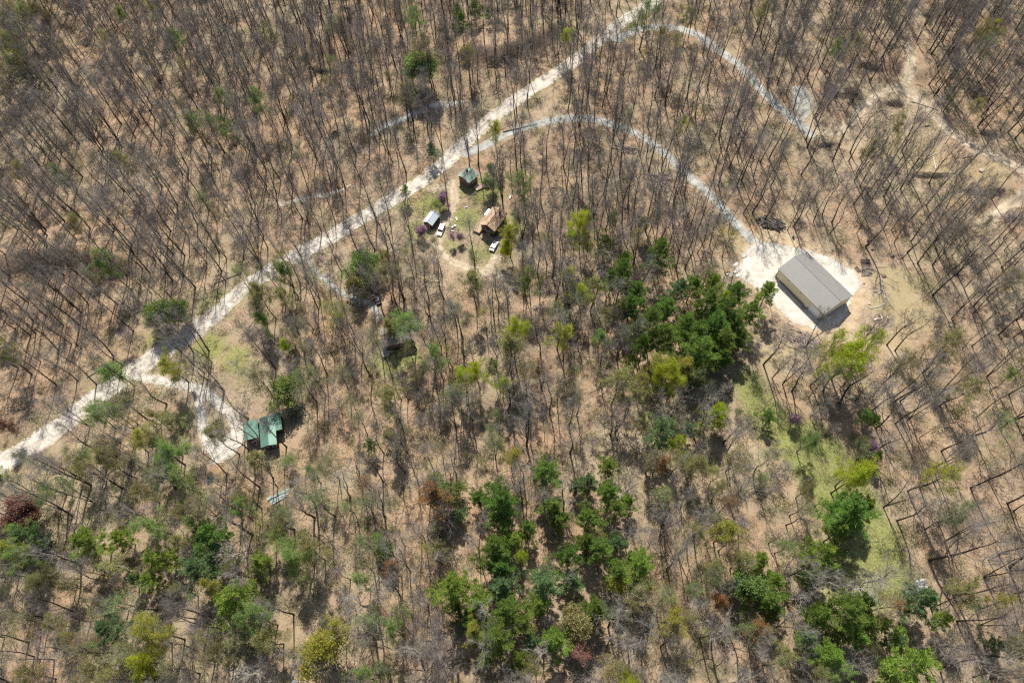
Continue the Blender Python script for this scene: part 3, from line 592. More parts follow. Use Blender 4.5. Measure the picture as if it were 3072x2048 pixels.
single(0, 683, 2.296, 1570, 350, 10, R(25), .18, 'fallen trunk beside the middle of the gravel road', GREYW)
single(1024, 0, 2.296, 1230, 885, 14, R(12), .2, 'dark trunk fallen beside the road fork', LOGM)
single(1024, 1366, 2.297, 480, 470, 5, R(-8), .1, 'thin pale dead limb on the litter left of the pine grove')
# brush piles: each pile of dead boughs is one tangle
def brush(label, zx, zy, lx, ly, n, ang, m, Lr=(1.6, 4.2), rr=(.03, .1), hz=.9, name='brush_pile'):
    c = at(zx, zy); b = MB(); f = MB()
    for i in range(n):
        u = rnd.gauss(0, .4)*lx/2; v = rnd.gauss(0, .4)*ly/2; a = ang+rnd.gauss(0, .55); L = rnd.uniform(*Lr); z = rnd.random()*hz*max(.15, 1-(2*u/lx)**2)+.08
        d = np.array([math.cos(a), math.sin(a), rnd.gauss(0, .12)]); p = np.array([u*math.cos(ang)-v*math.sin(ang), u*math.sin(ang)+v*math.cos(ang), z])
        mid = p+np.array([rnd.gauss(0, .15), rnd.gauss(0, .15), .05]); r = rnd.uniform(*rr)
        b.tube([p-d*L/2, mid, p+d*L/2], [r, r*.8, r*.3], 4)
        for j in range(5):
            s = rnd.uniform(-.4, .5); q_ = p+d*L*s; dd_ = np.array([math.cos(a+rnd.choice((-.7, .7))), math.sin(a+rnd.choice((-.7, .7))), rnd.uniform(0, .5)])
            f.cones([q_], np.array([dd_]), [rnd.uniform(.5, 1.4)], .022)
    f.v and b.add(np.concatenate(f.v), (), np.concatenate(f.t))
    return tag(ob(name, b.mesh(name, m), None, (c.x, c.y, c.z)), label, 'brush pile')
brush('large pile of grey dead boughs below the barn pad', 1850, 786, 16, 7, 210, R(-35), GREYW, rr=(.04, .15))
brush('dark brush heap above the dirt track bend', 2000, 155, 12, 4, 110, R(-25), LOGM)
brush('dark brush heap inside the dirt track bend', 2055, 240, 10, 5, 90, R(-20), LOGM)
brush('small dark brush heap beside the grey gravel circle', 1955, 215, 6, 4, 60, R(-50), LOGM)
brush('long brown brush heap below the dirt track junction', 1895, 335, 10, 2.5, 70, R(3), LOGM)
brush('tangle of dead boughs at the end of the side track', 2320, 500, 11, 7, 120, R(15), GREYW)
brush('brush heap above the side track', 2290, 440, 12, 5, 110, R(10), LOGM)
brush('brush heap above the dirt path near the photo edge', 2270, 310, 9, 5, 80, R(-25), LOGM)
brush('pale dead boughs in the open clearing', 2225, 440, 7, 4, 50, R(-30), GREYW)
brush('brush windrow in the open clearing below the dirt path', 2140, 405, 16, 3, 90, R(-8), LOGM)
brush('grey tangle of fallen limbs under the trees beside the road', 285, 835, 9, 3, 70, R(35), GREYW)
brush('brush heap at the foot of the trees beyond the barn lawn', 2250, 845, 5, 3, 50, R(30), GREYW)
brush('dark bank of fallen boughs in the upper woods', 745, 165, 14, 4, 120, R(-20), LOGM, name='brush_pile')
brush('tangled dark brush along the wooded hollow', 1150, 125, 22, 6, 200, R(5), LOGM)
brush('dark brush in the hollow near the photo edge', 80, 612, 30, 5, 200, R(5), LOGM)
brush('dark brush in the hollow beside the gravel road woods', 260, 625, 18, 5, 150, R(0), LOGM)
brush('brush at the foot of the hollow by the creek', 770, 310, 8, 5, 80, R(30), LOGM)
def rock(x, y, s, label, group=None, m=ROCK, sz=None, name='rock'):
    import bmesh
    bm = bmesh.new(); bmesh.ops.create_icosphere(bm, subdivisions=2, radius=1)
    ph = rnd.random()*9
    for v in bm.verts: v.co *= 1+.18*math.sin(v.co.x*3+ph)+.14*math.sin(v.co.y*4+ph*2)+.1*math.sin(v.co.z*5+ph)
    me = bpy.data.meshes.new(name); bm.to_mesh(me); bm.free(); me.materials.append(m)
    o = ob(name, me, None, (x, y, float(hgt(x, y))+s*.25), rnd.random()*6); o.scale = sz or (s*rnd.uniform(.9, 1.4), s, s*.6)
    return tag(o, label, 'rock', group)
wallp = [(925, 740), (945, 790), (955, 850), (970, 905), (985, 990), (995, 1045), (1005, 1095), (1015, 1150), (1018, 1195), (1015, 1245), (960, 1270), (915, 1295), (885, 1305), (860, 1312), (825, 1318), (770, 1335), (735, 1340), (700, 1325), (665, 1308)]
for (a, b), (c, d) in zip(wallp, wallp[1:]):
    for s in ((0, .5) if abs(d-b)+abs(c-a) > 30 else (0,)):
        p = at(*z1(a+(c-a)*s, b+(d-b)*s, 2500, 720, 6.533)); rock(p.x, p.y, rnd.uniform(.22, .34), 'grey stone in the low hooked row of stones on the barn lawn', 'stones edging the barn lawn')
for i, (x, y, s) in enumerate([(860, 940, .35), (818, 1005, .5), (930, 1030, .45), (905, 1050, .3), (945, 1000, .4), (597, 850, .45), (975, 700, .7), (700, 1245, .45), (770, 190, .6), (685, 15, .6), (1140, 310, .85)]):
    p = at(*z1(x, y, 2500, 720, 6.533))
    rock(p.x, p.y, s, ['small dark stone inside the stone row', 'round stone inside the stone row', 'broken pale stone inside the stone row', 'reddish stone inside the stone row', 'upright stone touching the stone row inside', 'lone dark stone on the sandy edge of the pad', 'dark stump at the top of the stone row', 'flat pale stone near the hook of the stone row', 'dark stump above the log stack', 'dark stump in the thin trees above the pad', 'large grey stump beside a trunk above the lawn'][i], None, LOGM if i in (6, 8, 9, 10) else ROCK, name='stump' if i in (6, 8, 9, 10) else 'rock')
for x, y, s, l in ((840, 1555, .8, 'long white flat stone on the litter below the barn lawn'), (950, 1535, .6, 'white flat stone second in the short row below the lawn'), (1050, 1505, .5, 'smaller white flat stone ending the row below the lawn')):
    p = at(*z1(x, y, 2500, 720, 6.533)); rock(p.x, p.y, s, l, None, mat('limestone', (.72, .69, .62)), (s*1.1, s*.5, s*.25))
p = at(*z1(770, 320, 2720, 420, 3.446)); rock(p.x, p.y, .9, 'pale boulder on the yellow grass below the dirt path', name='boulder')
for i, (x, y, L, a) in enumerate([(440, 690, 1.3, -60), (305, 760, .8, 80), (660, 750, 1.2, 20), (560, 845, 1.6, -55), (870, 950, 2.6, -32), (1580, 1030, 1.9, 10), (395, 640, 1.0, -50), (470, 720, .8, 30)]):
    single(2600, 260, 8.71, x, y, L, R(a), .28, ['sawn pale log round among the scattered ones inside the bend', 'tiny upright log round inside the bend', 'short light log beside the small clearing brush', 'yellow sawn log inside the track bend', 'long grey log below the sawn rounds', 'short grey log just inside the dirt path', 'uppermost of the scattered log rounds', 'log round touching its larger neighbour'][i], CUT if i in (0, 1, 2, 3) else GREYW)
# slabs of broken concrete left of the barn
CONC = mat('broken_concrete', (.50, .47, .44), nscale=1.5, ncol=(.38, .35, .32)); CONC2 = mat('pale_slab', (.72, .70, .66))
for i, (x, y, l, w, a, mm) in enumerate([(470, 1090, 3.4, 1.3, 35, CONC2), (520, 1230, 3.2, 1.7, 20, CONC), (380, 1320, 2.6, 1.4, 50, CONC), (520, 1335, 2.2, 1.2, 15, CONC2), (660, 900, 3.0, 2.2, 40, CONC), (300, 1310, .9, .7, 10, CONC2), (450, 1260, 1.4, 1, 60, CONC2)]):
    p = at(*z1(x, y, 2140, 640, 7.128)); pts = [(math.cos(t_)*l/2*rnd.uniform(.75, 1.05), math.sin(t_)*w/2*rnd.uniform(.75, 1.05)) for t_ in np.arange(6)*1.047]
    o = ob('concrete_slab', MB().prism(pts, 0, .16+.04*i).mesh('concrete_slab', mm), None, (p.x, p.y, p.z+.02), R(a)); o.rotation_euler.x = rnd.uniform(-.06, .06)
    tag(o, ['long white slab at the upper end of the rubble', 'broad grey slab in the middle of the rubble', 'tilted grey slab at the lower end of the rubble', 'white slab beside the lowest grey one', 'greyest wide slab nearest the pad edge', 'smallest white slab lying outside the rubble', 'small white slab between two grey slabs'][i], 'slab')
# green barrel, pipe, boards
p = at(*z1(1705, 520, 2140, 640, 7.128)); br = thing('barrel', 'green barrel on the orange soil between log heap and barn', 'barrel', p)
a = MB().tube([(0, 0, 0), (0, 0, .1), (0, 0, .5), (0, 0, .9), (0, 0, 1.0)], [.36, .40, .42, .40, .36], 14, True); ob('drum', a.mesh('drum', mat('green_plastic', (.03, .12, .08), .5)), br)
ob('lid', MB().tube([(0, 0, 1.0), (0, 0, 1.06)], [.40, .37], 14, True).mesh('lid', mat('lid_green', (.10, .22, .16), .5)), br)
single(2140, 640, 7.128, 1460, 475, 2.8, R(-14), .06, 'thin brown board on the orange soil below the log heap', LOGM, name='board')
single(2140, 640, 7.128, 1150, 445, 1.6, R(-30), .06, 'short turquoise pipe at the upper edge of the pad', mat('turquoise_pipe', (.15, .45, .42), .5), name='pipe')
p = at(*z1(915, 1478, 2500, 720, 6.533)); bk = thing('bucket', 'small turquoise bucket on the litter below the stone row', 'bucket', p)
ob('pail', MB().tube([(0, 0, 0), (0, 0, .38)], [.2, .25], 12, True).mesh('pail', mat('turquoise', (.1, .38, .33), .5)), bk); ob('rim', MB().tube([(0, 0, .38), (0, 0, .42)], [.27, .27], 12, True).mesh('rim', WHITE), bk)
# stack of corrugated panels
PN = [mat('panel_green', (.30, .42, .36), .6), mat('panel_white', (.74, .74, .72), .5), mat('panel_grey', (.45, .48, .46), .6)]
lab = ['long green sheet at the top of the panel scatter', 'white sheet beneath the long green one', 'grey sheet in the middle of the panel scatter', 'narrow white sheet across the middle', 'green sheet at the lower middle', 'white sheet at the bottom of the scatter', 'short green sheet at the far end of the scatter', 'thin grey sheet under the bottom white one']
for i, (x, y, l, w, a, mi) in enumerate([(1880, 625, 4.6, .8, 24, 0), (1760, 690, 4.2, .5, 22, 1), (1800, 735, 5.0, .6, 25, 2), (1870, 705, 3.6, .35, 18, 1), (1790, 775, 4.6, .6, 24, 0), (1790, 805, 4.4, .45, 27, 1), (1630, 745, 1.6, .9, 35, 0), (1860, 760, 3.6, .4, 30, 2)]):
    p = at(*z1(x, y, 560, 1380, 6.533)); b = MB(); n = 9
    xs_ = np.linspace(-w/2, w/2, n)
    V = [(sx*l/2, xx, .05*(j % 2)) for sx in (-1, 1) for j, xx in enumerate(xs_)]; V += [(x_, y_, z_+.02) for x_, y_, z_ in V]
    b.add(V, [(j, j+1, n+j+1, n+j) for j in range(n-1)]+[(2*n+j, 2*n+j+1, 3*n+j+1, 3*n+j) for j in range(n-1)])
    tag(ob('roofing_sheet', b.mesh('roofing_sheet', PN[mi]), None, (p.x, p.y, p.z+.1+.03*i), R(a)), lab[i], 'metal sheet')
# dark blue covered bundle by the house drive
p = at(*z1(475, 385, 560, 1380, 6.533)); a = R(52); tb = thing('covered_trailer', 'dark blue tarp-covered trailer under trees below the green house drive', 'trailer', p, a)
b = MB()
for i in range(9):
    pass
V = []; nx_, ny_ = 10, 5
for i in range(nx_):
    for j in range(ny_):
        u = i/(nx_-1)-.5; v = j/(ny_-1)-.5; V.append((u*2.4, v*1.1, .55+.45*(1-(2*v)**2)*(1-.4*(2*u)**4)+.05*rnd.random()))
b.add(V, [(i*ny_+j, (i+1)*ny_+j, (i+1)*ny_+j+1, i*ny_+j+1) for i in range(nx_-1) for j in range(ny_-1)])
ob('tarp', b.mesh('tarp', mat('blue_tarp', (.012, .045, .15), .45, spec=.5)), tb); ob('trailer_bed', MB().box(-1.15, 1.15, -.5, .5, .35, .56).mesh('trailer_bed', TYRE), tb)
for s in (-1, 1): ob('wheel', MB().tube([(0, -.09, 0), (0, .09, 0)], .3, 12, True).mesh('wheel', TYRE), tb, (0, s*.78, .3))
ob('tow_bar', MB().tube([(1.4, 0, .4), (2.3, 0, .35)], .05, 6, True).mesh('tow_bar', mat('steel', (.4, .4, .4), .4, .8)), tb)
# yard clutter between the houses
CL = [((685, 1050), 'heap of white bags and boards on the grass by the lane', 1.3, WHITE), ((665, 1120), 'lower white bundle on the grass below the white heap', 1.0, mat('white_bag', (.7, .66, .68))), ((730, 930), 'pale striped bundle on the grass across from the shed', 1.1, mat('pale_bag', (.62, .64, .66))),
      ((885, 745), 'lilac and white bag on the grass between cabin and shed', .8, mat('lilac_bag', (.55, .5, .75))), ((813, 690), 'small yellow tub on the ground below the cabin', .45, mat('yellow_tub', (.7, .6, .15))), ((713, 818), 'small white box beside the lane above the shed', .5, WHITE),
      ((840, 803), 'tiny yellow-green tub near the lilac bag', .35, mat('green_tub', (.5, .6, .1))), ((1570, 592), 'white tarp edge showing over a dark trailer behind the tan house', 1.1, WHITE)]
for (x, y), l, s, m in CL:
    p = at(*k([(x, y)])[0]); o = thing('yard_bundle', l, 'bundle', p, rnd.random()*3)
    b = MB()
    for j in range(3 if s > .6 else 1):
        u = (j-1)*s*.5 if s > .6 else 0; b.prism([(u+s*.35*math.cos(t_)*rnd.uniform(.7, 1.1), s*.28*math.sin(t_)*rnd.uniform(.7, 1.2)) for t_ in np.arange(7)*.897], 0, s*rnd.uniform(.3, .5))
    ob('bag', b.mesh('bag', m), o)
    ob('tie', MB().tube([(0, 0, s*.3), (0, .02, s*.6)], .04, 5, True).mesh('tie', GREYW), o)
# clear plastic frame among the lower pines
p = at(*z1(960, 850, 2640, 1700, 11.2), 1.0)
PL = mat('clear_plastic', (.72, .78, .78), .3, trans=.5)
for (x, y, s, l) in ((960, 860, 1.0, 'torn sheet of clear plastic caught beside a pine'), (1400, 640, 1.5, 'larger crumpled clear plastic sheet over the branches')):
    p = at(*z1(x, y, 2640, 1700, 11.2), 1.0); n = 8; V = [(i/(n-1)*2.2*s-1.1*s, j/(n-1)*2.4*s-1.2*s, .35*math.sin(i*1.3+j)+.3*math.cos(j*1.7+i*.5)+.15*rnd.random()) for i in range(n) for j in range(n)]
    b = MB().add(V, [(i*n+j, (i+1)*n+j, (i+1)*n+j+1, i*n+j+1) for i in range(n-1) for j in range(n-1) if (i+j*3) % 7]); tag(ob('plastic_sheet', b.mesh('plastic_sheet', PL), None, p, rnd.random()), l, 'plastic sheet')
#TREES#
CELL, UCELL = 5.9, 6.2
LNEEDLE = leafmat("light_pine_needles", (.27, .38, .065), .15, .4)
# ------------------------------------------------------------ trees
def nrm(v): return v/(np.linalg.norm(v)+1e-9)
def skeleton(seed, H, base=.45, spread=.26, nl=14, r0=None, up=1.0, multi=1, wob=.6, nsub=6, ntw=6, kinky=.15):
    """bare tree: trunk mesh builder, crown mesh builder, twig tips with directions"""
    g = np.random.default_rng(seed); r0 = r0 or .0115*H; T = MB(); K = MB(); B0, D0, L0, R0 = [], [], [], []
    for mi in range(multi):
        n = 13; h = H*(1 if mi == 0 else g.uniform(.8, .98)); az = g.uniform(0, 6.28); lean = (g.uniform(.0, .05) if multi == 1 else g.uniform(.08, .2))*h
        ts = np.linspace(0, 1, n); P = np.zeros((n, 3)); P[:, 2] = ts*h; P[:, 0] = math.cos(az)*lean*ts**1.3; P[:, 1] = math.sin(az)*lean*ts**1.3
        bend = g.normal(0, wob*.9, 2); cs_ = np.vstack([[0, 0], np.cumsum(g.normal(0, wob*.4, (n-1, 2)), 0)]); cs_[1:-1] = .25*cs_[:-2]+.5*cs_[1:-1]+.25*cs_[2:]; cs_[1:-1] = .25*cs_[:-2]+.5*cs_[1:-1]+.25*cs_[2:]; P[:, :2] += cs_*ts[:, None]**.6+bend[None]*np.sin(ts[:, None]*3.1)
        rr = r0*(1-ts*.86)*(1 if multi == 1 else .75); rr[0] *= 1.25; P[0, 2] = -.6
        T.tube(P, rr, 6)
        ga = g.uniform(0, 6.28)
        for i in range(nl):
            t = base+(1-base)*(i+g.uniform(0, .8))/nl; t = min(t, .97); ga += 2.4+g.normal(0, .4)
            p = np.array([np.interp(t, ts, P[:, c]) for c in range(3)]); rt = np.interp(t, ts, rr)
            f = (t-base)/(1-base); L = H*spread*(1.3-.8*f)*g.uniform(.6, 1.35); th = R(g.uniform(38, 64)-22*f)/up+g.normal(0, .12)
            d = np.array([math.cos(ga)*math.sin(th), math.sin(ga)*math.sin(th), math.cos(th)])
            m = 6; Q = [p]; dd = d.copy(); DD = []
            for j in range(m-1):
                dd = nrm(dd+np.array([0, 0, .10*up])+g.normal(0, kinky, 3)); Q.append(Q[-1]+dd*L/(m-1)); DD.append(dd)
            DD.append(dd); Q = np.array(Q); lr = rt*g.uniform(.5, .75)*np.linspace(1, .16, m)
            K.tube(Q, lr, 4)
            for s in range(nsub):
                u = .22+.78*(s+g.uniform(0, .9))/nsub; u = min(u, 1); q = np.array([np.interp(u, np.linspace(0, 1, m), Q[:, c]) for c in range(3)])
                dq = DD[min(m-1, int(u*(m-1)))]; side = nrm(np.cross(dq, g.normal(size=3))); ds = nrm(dq*.75+side*.75+np.array([0, 0, .22*up]))
                Ls = L*.42*(1.15-.6*u)*g.uniform(.7, 1.25); k3_ = [q, q+ds*Ls*.5, 0]; ds2 = nrm(ds+g.normal(0, .18, 3)+[0, 0, .12]); k3_[2] = k3_[1]+ds2*Ls*.5
                K.tube(k3_, [lr[2]*.5+.008, .02, .009], 3)
                for w in range(ntw):
                    v = g.uniform(.15, 1); b_ = k3_[0]+(k3_[1]-k3_[0])*min(1, v*2) if v < .5 else k3_[1]+(k3_[2]-k3_[1])*(v*2-1)
                    B0.append(b_); D0.append(nrm(ds+g.normal(0, .55, 3)+[0, 0, .25*up])); L0.append(g.uniform(.6, 1.8)*min(1, H/16+.25)); R0.append(.017)
    B0, D0, L0, R0 = map(np.array, (B0, D0, L0, R0))
    K.cones(B0, D0, L0, R0)
    B1 = np.repeat(B0, 4, 0)+np.repeat(D0, 4, 0)*(np.repeat(L0, 4)*g.uniform(.15, .85, len(B0)*4))[:, None]
    D1 = np.repeat(D0, 4, 0)+g.normal(0, .5, (len(B0)*4, 3)); L1 = np.repeat(L0, 4)*g.uniform(.3, .65, len(B0)*4)
    K.cones(B1, D1, L1, .0095)
    tips = np.concatenate([B0+D0*L0[:, None], B1+(D1/np.linalg.norm(D1, axis=1)[:, None])*L1[:, None]]); td = np.concatenate([D0, D1])
    return T, K, tips, td, g
def combine(name, parts):
    """one mesh with one slot per (builder, material)"""
    V, Q, Tt, mi_q, mi_t, n, ms = [], [], [], [], [], 0, []
    for i, (b, m) in enumerate(parts):
        if not b.v: continue
        v = np.concatenate(b.v); V.append(v)
        if b.q: x = np.concatenate(b.q)+n; Q.append(x); mi_q += [i]*len(x)
        if b.t: x = np.concatenate(b.t)+n; Tt.append(x); mi_t += [i]*len(x)
        n += len(v)
    return mesh_np(name, np.concatenate(V), np.concatenate(Q) if Q else None, np.concatenate(Tt) if Tt else None, [m for _, m in parts], mi_q+mi_t)
def clump_leaves(tips, td, g, per, size, spread, keep=1.0):
    """leaf-sized faces round the twig tips, thinned in patches so that sky and ground show through"""
    ph = g.uniform(0, 6, 3); s = np.sin(tips[:, 0]*1.3+ph[0])+np.sin(tips[:, 1]*1.2+ph[1])+np.sin(tips[:, 2]*1.1+ph[2])
    m = (g.random(len(tips)) < keep) & (s > -.9); P = np.repeat(tips[m], per, 0); D = np.repeat(td[m], per, 0)+g.normal(0, .8, (m.sum()*per, 3))
    P = P+g.normal(0, spread, P.shape); b = MB(); b.leaves(P, g.uniform(size*.6, size*1.4, len(P)), g, .6, D, .7); return b
def pine(seed, H, cb=.3, wid=.21, dens=1.0):
    g = np.random.default_rng(seed); T = MB(); K = MB(); n = 8; ts = np.linspace(0, 1, n)
    P = np.zeros((n, 3)); P[:, 2] = ts*H; P[1:, :2] += np.cumsum(g.normal(0, .1, (n-1, 2)), 0); P[0, 2] = -.6
    T.tube(P, .0115*H*(1-ts*.93), 6); LP, LD, LS = [], [], []
    nw = int((1-cb)*H/1.25)
    for i in range(nw):
        f = (i+.5*g.random())/nw; t = cb+(1-cb)*f; nb = int(g.integers(5, 8)); a0 = g.uniform(0, 6.28)
        prof = (min(1, f/.18+.5))*(1-f)**.85*(1.12 if i % 2 else .8)
        for b_ in range(nb):
            if g.random() < .2: continue
            a = a0+b_*6.283/nb+g.normal(0, .2); L = H*wid*prof*g.uniform(.6, 1.35)+.4
            p = np.array([np.interp(t, ts, P[:, c]) for c in range(3)]); th = R(86-38*f)
            d = np.array([math.cos(a)*math.sin(th), math.sin(a)*math.sin(th), math.cos(th)])
            Q = [p, p+d*L*.5+[0, 0, -.03*L], p+d*L+[0, 0, .10*L]]; K.tube(Q, [.05, .03, .012], 3)
            m = int(max(5, L*8)*dens)
            u = g.uniform(.12, 1, m)**.55; q = np.array([np.interp(u, [0, .5, 1], [Q[0][c], Q[1][c], Q[2][c]]) for c in range(3)]).T
            side = np.array([-math.sin(a), math.cos(a), 0]); w = (.10+.30*np.sin(np.minimum(u, .98)*2.6))*L*.5*g.uniform(-1, 1, m)
            q = q+side*w[:, None]-d*np.abs(w)[:, None]*.45+np.stack([0*u, 0*u, g.normal(.04, .12, m)], 1)
            for rep in range(11):
                LP.append(q+g.normal(0, .17, q.shape)); LD.append(d*.8+side*np.sign(w)[:, None]*.5+np.array([0, 0, .35])+g.normal(0, .42, q.shape)); LS.append(g.uniform(.25, .62, m))
    LP, LD, LS = np.concatenate(LP), np.concatenate(LD), np.concatenate(LS)
    F = MB(); F.leaves(LP, LS, g, .5, LD, .24)
    return T, K, F

# --- variants
BT = []                                                  # tall bare forest trees
for i, (H, b, s, nl, mu) in enumerate([(26, .48, .22, 14, 1), (24, .40, .27, 14, 1), (28, .55, .19, 13, 1), (22, .36, .28, 13, 1), (25, .45, .2, 12, 2), (27, .42, .29, 15, 1), (20, .45, .22, 11, 2), (23, .32, .31, 14, 1)]):
    T_, K_, tips, td, g = skeleton(100+i, H, b, s, nl, multi=mu, up=1.15)
    BT.append((T_, K_, tips, td, H))
OAK = []                                                 # broad crooked trees
for i, (H, b, s, nl) in enumerate([(22, .25, .40, 13), (20, .22, .42, 12), (24, .32, .36, 14)]):
    OAK.append((*skeleton(200+i, H, b, s, nl, r0=.36, up=.85, kinky=.24, wob=1.1, nsub=8)[:4], H))
SAP = []                                                 # thin understorey
for i, (H, b, s, nl, mu) in enumerate([(9, .25, .26, 9, 1), (12, .35, .2, 9, 1), (7, .15, .38, 8, 2), (6, .1, .45, 9, 3)]):
    SAP.append((*skeleton(300+i, H, b, s, nl, r0=.07, multi=mu, nsub=5, ntw=5)[:4], H))
def meshes(sk, nm, barkm=BARK, twigm=TWIG):
    return sk[0].mesh(nm+'_trunk', barkm), sk[1].mesh(nm+'_crown', twigm)
BARE = [(*meshes(s, 'bare'), s[4]) for s in BT]; OAKM = [(*meshes(s, 'oak'), s[4]) for s in OAK]
PALEM = [(*meshes(s, 'pale', PALE, PALE), s[4]) for s in (BT[7], OAK[0], OAK[1])]
gl = np.random.default_rng(77); FULL = []
def leafy(sk, nm, per, size, spread, keep, mset):
    """crown mesh: twigs plus leaves; slot 1 is swapped per object"""
    f = clump_leaves(sk[2], sk[3], gl, per, size, spread, keep); FULL.append((sk[0], sk[1], f, sk[4]))
    return sk[0].mesh(nm+'_trunk', BARK), combine(nm+'_crown', [(sk[1], TWIG), (f, mset)]), sk[4]
BUD = [leafy(BT[i], 'bud', 4, .30, .28, .85, LIME) for i in (0, 1, 3, 5, 7)]+[leafy(OAK[i], 'bud', 3, .30, .32, .8, LIME) for i in (0, 2)]
HAZE = [leafy(BT[i], 'haze', 2, .24, .28, .5, OLIVE) for i in (1, 3, 6, 7)]+[leafy(OAK[1], 'haze', 2, .24, .28, .5, OLIVE)]
SHR = [leafy(SAP[i], 'shrub', 5, .24, .28, .9, FRESH) for i in range(4)]
DEN = [leafy(OAK[i], 'bush', 7, .29, .45, .9, LIME) for i in (0, 2)]+[leafy(SAP[i], 'bush', 9, .22, .35, .95, LIME) for i in (1, 2)]
SHB = [(*meshes(s, 'sap'), s[4]) for s in SAP]
PINES = []
for i, (H, cbs, w) in enumerate([(21, .34, .22), (18, .3, .24), (23, .4, .2), (16, .28, .26), (20, .36, .25)]):
    T_, K_, F_ = pine(400+i, H, cbs, w); PINES.append((T_.mesh('pine_trunk', PBARK), combine('pine_crown', [(K_, PBARK), (F_, NEEDLE)]), H))

def plant(kind, v, x, y, h, rz, label=None, cat='tree', group=None, leaf=None, widen=1.0):
    tm, cm, H = v; s = h/H
    o = bpy.data.objects.new(kind, None); C.objects.link(o); o.location = (x, y, float(hgt(x, y))); o.rotation_euler = (0, 0, rz); o.scale = (s*widen, s*widen, s)
    a = bpy.data.objects.new('trunk', tm); b = bpy.data.objects.new('crown', cm)
    for q_ in (a, b): C.objects.link(q_); q_.parent = o
    if leaf is not None and len(b.material_slots) > 1:
        b.material_slots[1].link = 'OBJECT'; b.material_slots[1].material = leaf
    tag(o, label, cat, group); THINGS.append(o); return o
THINGS = []; OCC = []; VIEW = [(1868, 655, 95), (1960, 700, 60), (1760, 610, 50), (1800, 700, 50), (990, 500, 32), (1020, 530, 26), (1130, 510, 56), (1135, 565, 24), (1075, 405, 28), (1350, 278, 24), (604, 985, 50), (460, 950, 26), (525, 950, 34), (520, 1030, 40), (895, 775, 34), (1848, 235, 34), (1985, 615, 34), (1850, 790, 50), (2060, 660, 60), (2070, 740, 60), (1772, 514, 32), (640, 1140, 30), (2040, 270, 40)]
VIEWL = [(MAIN, 1.6), (ARC, 1.6), (UPPER, 1.8), (TRK1, 2.6), (TRK2, 3.2), (TRK3, 2.4), (MEADOW, 7), (CREEK[0], 1.6), (DRV3, 1.8), (DRV5, 1.5)]
rg = np.random.default_rng(2024)
# ---- landmark vegetation read off the photo: crown centre (z units) and crown width; placed so the crown's centre stands there
def crown_at(zx, zy, h, frac): p = at(zx, zy, h*frac); return p.x, p.y
def px_per_m(zx, zy): a = at(zx, zy, 8); b = at(zx+10, zy, 8); return 10/(b-a).length
PINE_L = [  # zx, zy, width in z, tone (0 dark 1 bluish 2 lighter)
 (1345,492,32,0),(1388,560,45,0),(1515,575,68,0),(1428,625,72,0),(1465,668,62,0),(1500,738,76,0),(1535,700,55,0),(1592,652,60,0),(1625,690,78,0),(1672,705,70,0),(1692,745,62,0),(1640,745,75,0),(1612,800,88,0),(1575,742,55,0),(1765,668,58,2),(1728,712,50,0),(1690,668,50,0),
 (1450,700,60,0),(1480,790,60,0),(1530,770,64,0),(1600,770,70,0),(1660,780,66,0),(1700,775,56,0),(1560,660,56,1),(1640,650,60,2),(1655,820,60,0),(1585,830,60,1),(1405,640,46,0),(1440,590,36,2),(1600,860,50,0),(1210,1210,50,0),(1180,1235,60,2),(1345,1240,56,0),(1420,1310,70,0),(1200,1430,60,0),(1085,1430,56,0),(1310,1330,54,1),(1930,1220,70,0),(1985,1160,60,2),(1860,1320,54,0),(1920,1450,60,0),(2060,1470,54,1),
 (1520,985,72,1),(1582,985,42,1),(1455,828,40,0),(1765,952,36,0),(1255,1085,72,0),(1150,1150,88,0),(1100,1142,45,0),(1150,1190,62,0),(1268,1158,66,0),(1283,1195,52,0),(1350,1105,50,1),(1395,1072,55,0),(1325,1118,42,1),(1398,1130,56,0),(1418,1168,56,0),(1442,1148,46,2),(1350,1185,66,0),(1055,1180,34,1),
 (1138,1258,78,0),(1150,1300,66,0),(1305,1272,58,0),(1380,1262,74,0),(1412,1245,52,1),(1468,1292,88,2),(1152,1345,74,1),(1255,1335,80,1),(1240,1385,62,2),(1040,1350,88,2),(1048,1396,42,0),(1100,1385,80,2),(1165,1398,76,0),(1140,1462,92,0),(1365,1395,68,0),(1275,1468,76,2),(1220,1470,42,1),(1190,1510,50,0),
 (195,1240,78,2),(275,1235,55,2),(487,1228,84,0),(455,1300,84,1),(360,1282,70,2),(345,1335,56,2),(308,1325,40,1),(592,1287,56,2),(538,1370,98,2),(252,1440,66,1),(330,1550,60,2),(60,1230,60,1),
 (1950,1172,104,0),(1890,1272,76,2),(1742,1288,58,2),(1776,1330,52,2),(1766,1372,74,0),(1775,1405,50,0),(1948,1392,96,0),(1992,1382,60,0),(1880,1412,70,0),(1860,1462,58,1),(1972,1462,62,2),(2028,1430,58,0),(2118,1372,80,1),(2168,1422,44,2),(1908,1505,82,2),(2102,1525,104,2),(2040,1530,50,0),(1990,1430,60,0),
 (930,436,26,2),(990,340,30,1),(1090,18,30,0),(1060,48,30,0),(1122,32,22,0),(1050,22,26,1),(850,1018,30,1),(2012,962,30,0),(2016,1045,36,0),(1700,1345,40,0),(2352-60,1478,40,1)]
